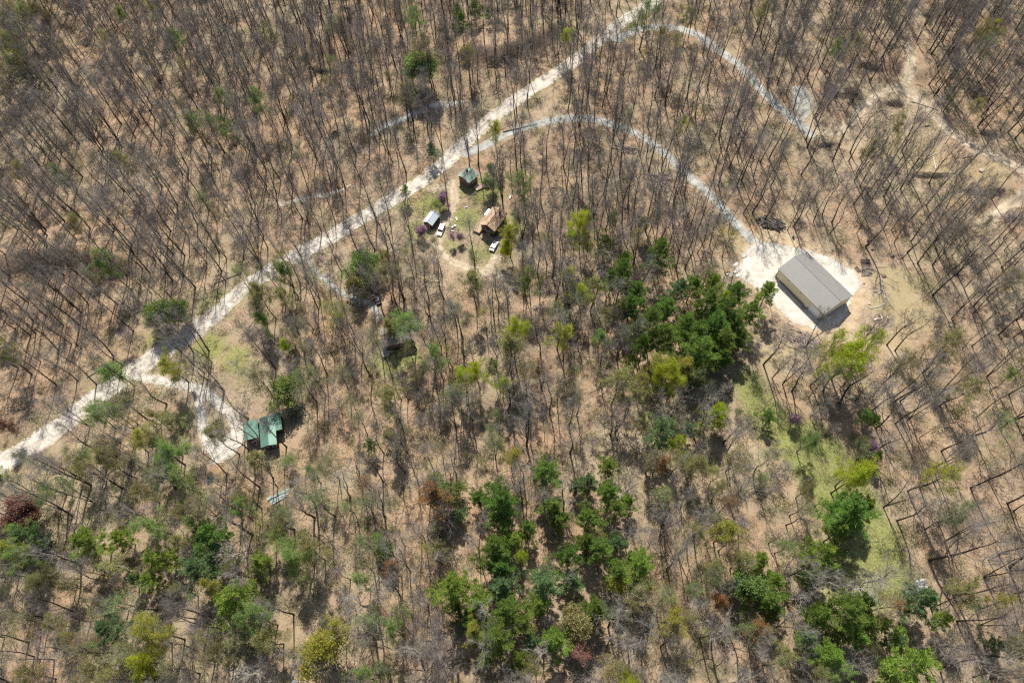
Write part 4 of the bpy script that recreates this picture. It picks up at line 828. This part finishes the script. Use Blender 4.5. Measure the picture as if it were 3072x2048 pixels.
LEAFY_L = [  # zx, zy, width, material, height
 (1335,535,58,LIME,17),(1180,787,76,LIME,17),(2255,103,60,YEL,17),(1945,828,120,LIME,18),(1890,850,80,LIME,16),(1905,812,80,LIME,16),(1985,815,80,LIME,17),(1960,860,70,YEL,15),(1500,850,60,YEL,12),(1540,900,60,LIME,13),(1310,560,40,LIME,15),(1650,960,40,LIME,10),(1960,1085,70,LIME,16),(1380,780,50,FRESH,12),(1720,1330,50,FRESH,10),(1945,1105,80,LIME,17),(1520,868,92,LIME,15),(1470,890,60,YEL,13),(1565,850,60,YEL,14),(1298,640,36,LIME,14),(1338,682,50,LIME,13),(1660,690,30,LIME,12),(1300,95,34,LIME,13),(405,850,80,YEL,13),
 (345,1010,70,YEL,12),(395,1045,96,FRESH,13),(232,962,72,FRESH,12),(655,798,26,LIME,8),(1140,310,40,YEL,15),(1515,95,36,YEL,15),(742,1498,62,YEL,16),(772,1450,56,YEL,15),(378,1458,92,YEL,17),(352,1532,84,LIME,15),(2135,1098,110,YEL,18),(1070,880,55,LIME,12),(1098,862,70,LIME,13),(1152,885,50,LIME,12),(1630,968,44,LIME,11),(1552,1030,52,LIME,12),
 (1565,300,28,LIME,13),(1088,1440,48,YEL,14),(1195,1285,42,LIME,13),(268,862,66,FRESH,10),(375,742,44,FRESH,8),(415,720,40,FRESH,8),(945,765,92,FRESH,16),(1850,1018,60,FRESH,11),(895,760,40,OLIVE,10),(1158,575,44,LIME,9),(1170,545,50,YEL,14),(1185,500,40,FRESH,8),(490,290,36,FRESH,9),(960,180,50,FRESH,10),(1075,145,50,YEL,14),(930,235,60,OLIVE,14),
 (1510,1068,54,RUST,12),(1738,1448,52,RUST,12),(1650,1385,34,RUST,9),(45,1175,50,REDB,10),(25,985,40,REDB,10),(1335,1510,70,REDB,9),(1400,1540,90,OLIVE,12),(1030,1120,50,FRESH,10),(870,1235,36,FRESH,8),(880,1265,40,FRESH,8),(720,1090,60,FRESH,12),(700,1280,110,FRESH,14),(640,1240,60,FRESH,10),
 (835,620,60,FRESH,10),(812,655,40,OLIVE,9),(605,740,34,FRESH,9),(620,770,30,FRESH,8),(660,905,56,FRESH,9),(130,1330,70,OLIVE,14),(60,1290,90,FRESH,14),(1010,470,40,FRESH,5),(1130,400,30,FRESH,9),(1125,425,26,FRESH,7),(1480,520,40,OLIVE,9),(1410,505,40,FRESH,10),(2235,250,36,OLIVE,11),(1985,960,40,FRESH,9),(1435,1560,60,LIME,12),
 (40,60,90,OLIVE,17),(60,140,70,YEL,15),(90,30,60,OLIVE,16),(180,10,40,RUST,14),(510,300,44,FRESH,11),(420,245,30,YEL,11),(15,200,40,OLIVE,13),(2160,820,110,OLIVE,16),(2200,900,90,OLIVE,15),(2060,850,60,OLIVE,13),(2290,1390,80,YEL,14),(2330,1480,60,OLIVE,12),(2200,540,40,OLIVE,11),(2050,300,60,OLIVE,13),(1990,360,60,OLIVE,13),
 (1800,1255,60,FRESH,12),(1850,1125,60,OLIVE,12),(1700,1290,60,OLIVE,13),(1640,1230,60,OLIVE,12),(1590,1080,80,OLIVE,12),(1650,1130,60,OLIVE,12),(1440,775,60,FRESH,12),(1420,720,60,OLIVE,12),(1370,660,40,LIME,12),(1300,700,30,OLIVE,10),(1420,1350,70,YEL,10),(1340,1420,50,OLIVE,10),(1460,1400,70,OLIVE,11),(1560,1420,70,OLIVE,12),(1880,1540,80,OLIVE,12),(1230,1540,70,OLIVE,12)]
PINK_L = [(972,540,16,PINK,4.5),(958,532,13,PINK,4),(1040,548,20,PINK,5),(1058,545,14,PINK,4),(1025,462,18,PINK,5),(1825,963,14,PINK,5),(1990,1035,20,PINK,5)]
def ordw(n):
    w = ['first', 'second', 'third', 'fourth', 'fifth', 'sixth', 'seventh', 'eighth', 'ninth', 'tenth', 'eleventh', 'twelfth', 'thirteenth', 'fourteenth', 'fifteenth', 'sixteenth', 'seventeenth', 'eighteenth', 'nineteenth', 'twentieth']
    return w[n] if n < 20 else None
MARKS = [('the metal barn', 1868, 655), ('the green metal-roofed house', 600, 985), ('the brown house', 915, 770), ('the tan-roofed house', 1130, 505), ('the silver-roofed shed', 990, 500), ('the green-roofed cabin', 1075, 405), ('the scattered metal sheets', 640, 1140),
 ('the white-roofed shed', 665, 1568), ('the clear plastic sheets', 2100, 1355), ('the lower left photo corner', 0, 1568), ('the lower right photo corner', 2352, 1568), ('the upper left photo corner', 0, 0), ('the upper right photo corner', 2352, 0),
 ('the left edge midpoint', 0, 784), ('the right edge midpoint', 2352, 784), ('the bottom edge midpoint', 1176, 1568), ('the top edge midpoint', 1176, 0), ('the photo centre', 1176, 784), ('the driveway fork', 1110, 335),
 ('the lower meadow strip', 1900, 1100), ('the gravel circle', 1848, 235), ('the dirt track bend', 2065, 205), ('the lower pine grove', 1270, 1250), ('the barnside dark pines', 1620, 730), ('the open clearing', 2150, 380), ('the lower left pines', 430, 1290), ('the lower right pines', 1930, 1400), ('the lower road end', 60, 1030), ('the log stack', 1985, 615)]
def side_of(dx, dy):
    if abs(dx) > abs(dy): return 'right of' if dx > 0 else 'left of'
    return 'below' if dy > 0 else 'above'
LAB = {}
def queue(o, desc, zx, zy, size): LAB.setdefault(desc, []).append((o, zx, zy, size))
def base_z(o, up): return to_z(o.location.x, o.location.y, o.location.z+up)
# pines
for zx, zy, w, tone in PINE_L:
    v = PINES[rg.integers(5)]; sc = px_per_m(zx, zy)/1.0; wm = w/sc; h = float(np.clip(wm*2.1+rg.normal(0, 1.2), 9, 24)); wd = np.clip(wm*1.12/(h*.44), .7, 1.5)
    x, y = crown_at(zx, zy, h, .7)
    o = plant('pine_tree', v, x, y, h, rg.uniform(0, 6.28), group='evergreen pines in the woods', leaf=(NEEDLE, BLUISH, None)[tone] if tone < 2 else LNEEDLE, widen=wd)
    queue(o, ('dark green pine', 'bluish green pine', 'bright green pine')[tone], zx, zy, h); OCC.append((x, y, 2.0)); VIEW.append((zx, zy, w*.55))
LN = {LIME.name: 'lime green leafing tree', YEL.name: 'yellow-green leafing tree', OLIVE.name: 'dull olive budding tree', FRESH.name: 'soft green leafing tree', RUST.name: 'orange-tinged budding tree', REDB.name: 'reddish budding tree', PINK.name: 'pink blossoming redbud'}
FULLC = {(945, 765), (1945, 828), (1335, 535), (1850, 1018), (395, 1045), (345, 1010), (1520, 868), (378, 1458), (352, 1532), (1180, 787), (1945, 1105), (232, 962), (700, 1280), (2255, 103), (640, 1240), (60, 1290), (1070, 880), (1098, 862), (1435, 1560), (742, 1498), (130, 1330), (405, 850), (1590, 1080)}
for zx, zy, w, lm, h in LEAFY_L+PINK_L:
    sc = px_per_m(zx, zy); wm = w/sc
    if (zx, zy) in FULLC: v = DEN[rg.integers(2)] if wm > .5*h else DEN[2+rg.integers(2)]; fr = .6; nat = .75 if wm > .5*h else .55
    elif h < 11: v = SHR[rg.integers(4)]; fr = .62; nat = .62
    elif wm > .6*h: v = BUD[5+rg.integers(2)]; fr = .6; nat = .75
    else: v = BUD[rg.integers(5)]; fr = .72; nat = .46
    h = h*1.15; x, y = crown_at(zx, zy, h, fr)
    o = plant('flowering_tree' if lm is PINK else 'leafing_tree', v, x, y, h, rg.uniform(0, 6.28), group='leafing trees in the woods', leaf=lm, widen=float(np.clip(wm/(h*nat), .75, 1.6)))
    queue(o, LN[lm.name], zx, zy, h); OCC.append((x, y, 1.8))
# bare trees whose foot and lean can be read off the photo (foot in photo pixels, height, broad?)
FOOT = [(2797,796,24,0),(2721,757,22,0),(2843,822,20,0),(2686,1271,25,0),(2849,287,26,0),(2788,1680,27,1),(2575,1749,22,1),(2940,1971,25,1),(2762,1950,18,1),(2932,1875,22,0),(581,1060,22,0),(627,1053,24,0),(546,1057,20,0),(340,1068,24,0),(290,1153,24,0),(170,1155,22,0),
 (540,927,20,0),(475,962,19,0),(784,1745,20,0),(305,1967,22,1),(126,1849,22,0),(780,1462,23,0),(833,1460,16,0),(1690,501,26,0),(1549,497,25,0),(1407,478,22,0),(1155,953,22,0),(1200,940,21,0),(1295,975,22,0),(1310,1165,20,0),(828,1108,25,0),(680,1422,20,0),(762,1370,23,0),(745,1255,22,0),(790,1330,23,0),(860,1340,22,0),
 (2660,1035,18,1),(2685,1052,17,1),(2470,1175,16,1),(2520,1210,22,1),(2690,1560,17,1),(3030,1700,20,1),(2960,1130,24,0),(2995,1005,22,0),(2300,895,12,0),(2210,890,13,0),(2180,880,13,0),(2165,860,12,0),(2440,665,16,0),(2362,690,15,0),(2490,700,18,0),(2570,700,14,0),(2230,640,22,0),(2210,560,24,0),(2140,540,25,0),
 (2340,440,22,0),(2380,330,24,0),(2260,530,20,0),(2580,560,22,0),(2590,640,22,0),(2670,580,20,0),(1780,660,24,0),(1620,600,24,0),(1480,640,22,0),(900,850,22,0),(960,900,22,0),(1060,880,20,0),(1580,1310,22,0),(1590,1240,20,1),(1930,1390,16,0),(1960,1290,16,1),(1870,1500,16,1),(2080,1610,20,0),(2330,1740,20,1),(2400,1780,20,1)]
for px_, py_, h, br in FOOT:
    p = at(px_/Z, py_/Z); v = OAKM[rg.integers(3)] if br else BARE[rg.integers(8)]
    o = plant('bare_tree', v, p.x, p.y, h*rg.uniform(1.0, 1.12), rg.uniform(0, 6.28), group='leafless trees of the woods', widen=.9)
    queue(o, 'broad leafless tree' if br else 'tall leafless tree', px_/Z, py_/Z, h); OCC.append((p.x, p.y, 2.6))
for zx, zy, h in [(830,1375,19),(1105,1395,17),(1420,1395,15),(1215,1560,15),(1250,1490,14),(600,1530,17),(1300,1125,17),(1995,1335,21),(1830,1365,13),(780,1110,18),(560,1255,18)]:
    x, y = crown_at(zx, zy, h, .7); o = plant('bare_tree', PALEM[rg.integers(3)], x, y, h, rg.uniform(0, 6.28), group='leafless trees of the woods'); queue(o, 'pale-barked leafless tree', zx, zy, h); OCC.append((x, y, 2.2))
# ---- the rest of the woods: scattered with the densities of the photo
def zpoly(pts): return np.array([(a, b) for a, b in pts], float)
ZONES = [(zpoly([(-60, 1120), (100, 1010), (300, 870), (470, 760), (520, 790), (440, 900), (300, 960), (120, 1070), (-40, 1180)]), .22), (zpoly([(1690, 560), (1735, 520), (1900, 520), (2010, 590), (2125, 620), (2150, 760), (2100, 820), (1960, 800), (1790, 770), (1690, 650)]), .0),
 (zpoly([(2010, 220), (2120, 230), (2352, 400), (2352, 520), (2180, 560), (2040, 470), (1960, 330)]), .24), (zpoly([(1870, 300), (2352, 520), (2352, 900), (2150, 860), (2100, 620), (1900, 540), (1700, 480)]), .62),
 (zpoly([(440, 780), (560, 740), (690, 860), (690, 930), (700, 1080), (560, 1110), (460, 1080), (430, 900)]), .28), (zpoly([(1700, 860), (1760, 860), (1860, 980), (1960, 1080), (2050, 1200), (2080, 1340), (1990, 1340), (1940, 1200), (1840, 1080), (1740, 960)]), .03),
 (zpoly([(1990, 820), (2352, 800), (2352, 1568), (2180, 1568), (2100, 1300), (1980, 1080)]), .42), (zpoly([(955, 430), (1040, 380), (1160, 380), (1200, 540), (1180, 640), (1010, 600), (950, 520)]), .4),
 (zpoly([(1480, 620), (1760, 620), (1760, 800), (1640, 860), (1480, 800)]), .25), (zpoly([(1080, 1050), (1480, 1050), (1520, 1380), (1400, 1568), (1080, 1568), (1000, 1380)]), .55), (zpoly([(0, 0), (1250, 0), (900, 420), (300, 700), (0, 800)]), 1.0), (zpoly([(0, 0), (700, 0), (600, 300), (350, 500), (0, 700)]), 1.1),
 (zpoly([(1240, 330), (1560, 330), (1700, 560), (1300, 560)]), 1.0)]
ROADS = [(MAIN, 4.0), (ARC, 2.9), (UPPER, 3.4), (TRK1, 4.6), (TRK2, 4.6), (TRK3, 4.4), (DRV1, 3.2), (DRV2, 3.2), (DRV3, 2.4), (DRV4, 2.6), (DRV5, 2.4), (DRV6, 2.2)]
BLD = [(np.array([o.location.x, o.location.y]), r) for o, r in ((barn, 14), (th, 8), (cb, 7), (bh, 9), (gh, 9))]+[(flat(990, 500), 4.5), (flat(665, 1590), 6), (flat(640, 1140), 3.5)]
def free(X, Y, extra=0.0):
    ok = np.ones(X.shape, bool)
    for P, w in ROADS: ok &= seg_dist(X, Y, P)[0] > w+extra
    ok &= poly_sd(X, Y, PAD) > 1.5+extra; ok &= poly_sd(X, Y, GPAD) > 1; ok &= poly_sd(X, Y, HPAD) > 1
    for c, r in BLD: ok &= np.hypot(X-c[0], Y-c[1]) > r+extra
    return ok
def scatter(cell, seed, margin=150):
    g = np.random.default_rng(seed); xs = np.arange(-300, 300, cell); ys = np.arange(-20, 350, cell); X, Y = np.meshgrid(xs, ys)
    X = (X+g.uniform(0, cell, X.shape)).ravel(); Y = (Y+g.uniform(0, cell, Y.shape)).ravel()
    zx, zy = to_z(X, Y, 0*X); m = (zx > -margin) & (zx < 2352+margin) & (zy > -60) & (zy < 1568+150); X, Y, zx, zy = X[m], Y[m], zx[m], zy[m]
    return X, Y, zx, zy, g
def dens(zx, zy):
    d = np.full(zx.shape, .86)
    for P, f in ZONES: d = np.where(inside(zx, zy, P), f, d)
    return d
def clear_of(X, Y, k=1.0):
    ok = np.ones(X.shape, bool)
    for x, y, r in OCC: ok &= (X-x)**2+(Y-y)**2 > (r*k)**2
    return ok
def green_share(zx, zy):
    """how much of the wood is coming into leaf here"""
    s = np.full(zx.shape, .05)
    for P, f in [(zpoly([(0, 1130), (200, 1000), (560, 740), (700, 640), (1700, 560), (1700, 900), (2100, 1000), (2200, 1568), (0, 1568)]), .36), (zpoly([(0, 1130), (160, 1040), (330, 950), (500, 960), (850, 1200), (950, 1568), (0, 1568)]), .62),
                 (zpoly([(1450, 850), (1750, 850), (2000, 1150), (2150, 1568), (1500, 1568)]), .5), (zpoly([(0, 0), (130, 0), (120, 240), (0, 300)]), .6), (zpoly([(2000, 820), (2352, 900), (2352, 1568), (2200, 1568), (2050, 1050)]), .22), (zpoly([(1420, 0), (1600, 0), (1600, 150), (1440, 130)]), .35)]:
        s = np.where(inside(zx, zy, P), f, s)
    return s
def sees(X, Y, h, g, p_in=.12, p_line=.45):
    """thin the trees whose crowns would stand between the camera and the open places of the photo"""
    cx_, cy_ = to_z(X, Y, h*.68+0*X); ok = np.ones(X.shape, bool); u = g.random(X.shape)
    for a, b, r in VIEW: ok &= ((cx_-a)**2+(cy_-b)**2 > r*r) | (u < p_in)
    fx = M @ np.array([cx_*Z-1536, -(cy_*Z-1024), np.full(X.shape, -F_PX)]); t_ = -CAM_H/fx[2]; wx, wy = fx[0]*t_, fx[1]*t_
    sx_, sy_ = X-sd.x/sd.z*h*.7, Y-sd.y/sd.z*h*.7; u2 = g.random(X.shape)
    for P, w in ((MAIN, 3.2), (ARC, 1.5)): ok &= (seg_dist(sx_, sy_, P)[0] > w+1) | (u2 < .45)
    for P, w in VIEWL: ok &= (seg_dist(wx, wy, P)[0] > w+1.5) | (u < (p_line if P is not MEADOW else .12))
    return ok
X, Y, zx, zy, g = scatter(CELL, 31)
clump = np.clip((vnoise(X, Y, 11)*.55+vnoise(X+300, Y, 4.5)*.45-.5)*3.2+.95, .25, 1.5)
keep = (g.random(X.shape) < dens(zx, zy)*clump*.98) & free(X, Y) & clear_of(X, Y)
X, Y, zx, zy = X[keep], Y[keep], zx[keep], zy[keep]; keep = sees(X, Y, 20.0, g); X, Y, zx, zy = X[keep], Y[keep], zx[keep], zy[keep]
isg = g.random(X.shape) < green_share(zx, zy)
gi_ = np.where(isg)[0]; gv = (zx[gi_] > -30) & (zx[gi_] < 2382) & (zy[gi_] < 1640) & (zy[gi_] > 0); gd = np.where(gv, X[gi_]**2+Y[gi_]**2, 1e12)
gone = gi_[np.argsort(gd)[:300-len(LEAFY_L)]]; gfar = np.setdiff1d(gi_, gone)
for i in gone:
    hz = g.random() < .68; lm = (OLIVE, OLIVE, FRESH, FRESH, YEL, RUST if g.random() < .25 else OLIVE)[g.integers(6)]
    v = HAZE[g.integers(5)] if hz else BUD[g.integers(5)]; h = g.uniform(13, 21)
    o = plant('leafing_tree', v, X[i], Y[i], h, g.uniform(0, 6.28), group='leafing trees in the woods', leaf=lm, widen=g.uniform(.8, 1.1))
    bx, by = base_z(o, h*.6); queue(o, LN[lm.name], bx, by, h)
bX, bY, bzx, bzy = X[~isg], Y[~isg], zx[~isg], zy[~isg]
H_ = g.choice(8, len(bX)); hh = 13+15*g.random(len(bX))**.7; rot = g.uniform(0, 6.28, len(bX)); wdn = g.uniform(.75, 1.05, len(bX))
dist = bX**2+bY**2+(CAM_H-12)**2; vis = (bzx > -60) & (bzx < 2412) & (bzy < 1600) & (bzy > 0)
order = np.argsort(np.where(vis, dist, 1e12))[:300-len(FOOT)-11]
one = np.zeros(len(bX), bool); one[order] = True
for i in np.where(one)[0]:
    ok_ = g.random() < .3; v = OAKM[g.integers(3)] if ok_ else BARE[H_[i]]; h = hh[i]*(.85 if ok_ else .92)
    o = plant('bare_tree', v, bX[i], bY[i], h, rot[i], group='leafless trees of the woods', widen=wdn[i])
    queue(o, 'broad leafless tree' if ok_ else ('tall leafless tree' if h > 22 else 'slender leafless tree'), bzx[i], bzy[i], h)
# labels: nearest landmark, side of it, rank by distance
for desc, items in LAB.items():
    cells = {}
    for o, x, y, s in items:
        dd_ = [math.hypot(x-mx, y-my) for _, mx, my in MARKS]; j = int(np.argmin(dd_)); sd_ = side_of(x-MARKS[j][1], y-MARKS[j][2])
        cells.setdefault((j, sd_), []).append((dd_[j], o))
    for (j, sd_), lst in cells.items():
        lst.sort(key=lambda t_: t_[0])
        for r_, (_, o) in enumerate(lst):
            w = ordw(r_); nm_ = MARKS[j][0]
            if len(lst) == 1: o['label'] = f'{desc}, the only one {sd_} {nm_}'
            elif w and r_ < 12: o['label'] = f'{desc}, {w} closest {sd_} {nm_}' if r_ else f'{desc}, the closest {sd_} {nm_}'
            else: o['label'] = f'{desc} standing farther out {sd_} {nm_}'; o['group'] = f'{desc}s farther out {sd_} {nm_}'
# ---- farther woods and undergrowth: one object each, the copies made by geometry nodes
def proto(name, parts):
    cl = bpy.data.collections.new(name)
    for i, me in enumerate(parts):
        o = bpy.data.objects.new('%s_%02d' % (name, i), me); cl.objects.link(o)
    return cl
def mass(name, label, cat, cl, nvar, X, Y, var, rz, sc, wide):
    me = bpy.data.meshes.new(name); n = len(X); me.vertices.add(n)
    me.vertices.foreach_set('co', np.stack([X, Y, hgt(X, Y)-.05], 1).astype(np.float32).ravel())
    for nm, ty, dat in (('var', 'INT', var.astype(np.int32)), ('rz', 'FLOAT', rz.astype(np.float32))):
        a = me.attributes.new(nm, ty, 'POINT'); a.data.foreach_set('value', dat)
    a = me.attributes.new('sc', 'FLOAT_VECTOR', 'POINT'); a.data.foreach_set('vector', np.stack([sc*wide, sc*wide, sc], 1).astype(np.float32).ravel())
    o = ob(name, me); tag(o, label, cat, kind='stuff')
    ng = bpy.data.node_groups.new(name, 'GeometryNodeTree'); ng.interface.new_socket('Geometry', in_out='INPUT', socket_type='NodeSocketGeometry'); ng.interface.new_socket('Geometry', in_out='OUTPUT', socket_type='NodeSocketGeometry')
    N = ng.nodes; L = ng.links; gi = N.new('NodeGroupInput'); go = N.new('NodeGroupOutput'); ci = N.new('GeometryNodeCollectionInfo'); ip = N.new('GeometryNodeInstanceOnPoints')
    ci.inputs['Collection'].default_value = cl; ci.inputs['Separate Children'].default_value = True; ci.inputs['Reset Children'].default_value = True
    def att(nm, ty):
        a_ = N.new('GeometryNodeInputNamedAttribute'); a_.data_type = ty; a_.inputs['Name'].default_value = nm; return [s for s in a_.outputs if s.enabled and s.name == 'Attribute'][0]
    cx = N.new('ShaderNodeCombineXYZ'); L.new(att('rz', 'FLOAT'), cx.inputs[2])
    L.new(gi.outputs[0], ip.inputs['Points']); L.new(ci.outputs[0], ip.inputs['Instance']); ip.inputs['Pick Instance'].default_value = True
    L.new(att('var', 'INT'), ip.inputs['Instance Index']); L.new(cx.outputs[0], ip.inputs['Rotation']); L.new(att('sc', 'FLOAT_VECTOR'), ip.inputs['Scale']); L.new(ip.outputs[0], go.inputs[0])
    md = o.modifiers.new('instances', 'NODES'); md.node_group = ng; return o
protos = [combine('wood_%d' % i, [(s[0], BARK), (s[1], TWIG)]) for i, s in enumerate(BT)]
r_ = ~one
mass('distant_woods', 'leafless woods standing farther up the slopes beyond the separate trees', 'woods', proto('woods', protos), 8, bX[r_], bY[r_], H_[r_], rot[r_], hh[r_]/np.array([s[4] for s in BT])[H_[r_]], wdn[r_])
lp = []
for i_, (a_, b_, f_, H0) in enumerate(FULL[:12]):
    for m_ in (OLIVE, FRESH): lp.append((combine('lw_%02d' % i_, [(a_, BARK), (b_, TWIG), (f_, m_)]), H0))
vv = g.integers(0, len(lp), len(gfar)); h9 = g.uniform(13, 20, len(gfar))
mass('distant_leafing_woods', 'olive budding woods among the leafless ones farther up', 'woods', proto('leafwoods', [m_ for m_, _ in lp]), len(lp), X[gfar], Y[gfar], vv, g.uniform(0, 6.28, len(gfar)), h9/np.array([h_ for _, h_ in lp])[vv], g.uniform(.8, 1.1, len(gfar)))
X, Y, zx, zy, g = scatter(UCELL, 47)
keep = (g.random(X.shape) < np.clip(dens(zx, zy)*1.1, 0, 1)*np.clip(vnoise(X, Y, 9)*2.2-.45, .05, .9)) & free(X, Y, .4); X, Y, zx, zy = X[keep], Y[keep], zx[keep], zy[keep]
gs = green_share(zx, zy); lf = g.random(X.shape) < gs*.8
sp = [combine('sap_%d' % i, [(s[0], BARK), (s[1], TWIG)]) for i, s in enumerate(SAP)]
nv = len(X)
mass('undergrowth', 'thin leafless saplings and brush between the trees', 'undergrowth', proto('saplings', sp), 4, X[~lf], Y[~lf], g.integers(0, 4, (~lf).sum()), g.uniform(0, 6.28, (~lf).sum()), g.uniform(.6, 1.25, (~lf).sum()), np.ones((~lf).sum()))
lfp = []
for i, s in enumerate(SAP):
    for m_, per, kp in ((FRESH, 2, .7), (OLIVE, 1, .8), (LIME, 1, .6)):
        f = clump_leaves(s[2], s[3], gl, per, .15, .2, kp); lfp.append(combine('ug_%d' % i, [(s[0], BARK), (s[1], TWIG), (f, m_)]))
mass('leafing_undergrowth', 'small green and olive leafing saplings under the trees', 'undergrowth', proto('leafing', lfp), 12, X[lf], Y[lf], g.integers(0, 12, lf.sum()), g.uniform(0, 6.28, lf.sum()), g.uniform(.5, 1.1, lf.sum()), np.ones(lf.sum()))
print('TREES', len(THINGS), 'bare one', one.sum(), 'far', r_.sum(), 'under', nv)

# ---- fallen twigs and low weeds on the litter
def debris(seed, weeds):
    g_ = np.random.default_rng(seed); b = MB(); w = MB()
    for i in range(34):
        a = g_.uniform(0, 6.28); p = np.array([g_.normal(0, 1.7), g_.normal(0, 1.7), .06]); L_ = g_.uniform(.5, 2.4); d = np.array([math.cos(a), math.sin(a), g_.normal(0, .08)])
        b.tube([p, p+d*L_*.5+g_.normal(0, .08, 3), p+d*L_], [.035, .028, .012], 3)
        b.cones([p+d*L_*.5], np.array([[math.cos(a+.7), math.sin(a+.7), .3]]), [L_*.4], .02)
    n = 420 if weeds else 130; P = np.stack([g_.normal(0, 1.3, n), g_.normal(0, 1.3, n), g_.uniform(.05, .4 if weeds else .2, n)], 1); w.leaves(P, g_.uniform(.1, .3, n), g_, .8)
    return b, w
DEADL = leafmat('dead_leaves', (.34, .22, .13), .2, .2); WEED = leafmat('weeds', (.20, .24, .08), .2, .35)
dp = []
for i in range(6):
    b_, w_ = debris(500+i, i > 2); dp.append(combine('debris_%d' % i, [(b_, LOGM if i % 2 else GREYW), (w_, WEED if i > 2 else DEADL)]))
X, Y, zx, zy, g = scatter(4.6, 59)
keep = free(X, Y, -1.0) & ((dens(zx, zy) > .01) | (g.random(X.shape) < .15)); X, Y, zx, zy = X[keep], Y[keep], zx[keep], zy[keep]
gs = green_share(zx, zy); vv = np.where(g.random(len(X)) < .1+gs*1.1, g.integers(3, 6, len(X)), g.integers(0, 3, len(X)))
mass('forest_debris', 'fallen twigs, dead leaves and low weeds on the forest floor', 'forest litter', proto('debris', dp), 6, X, Y, vv, g.uniform(0, 6.28, len(X)), g.uniform(.7, 1.3, len(X)), np.ones(len(X)))
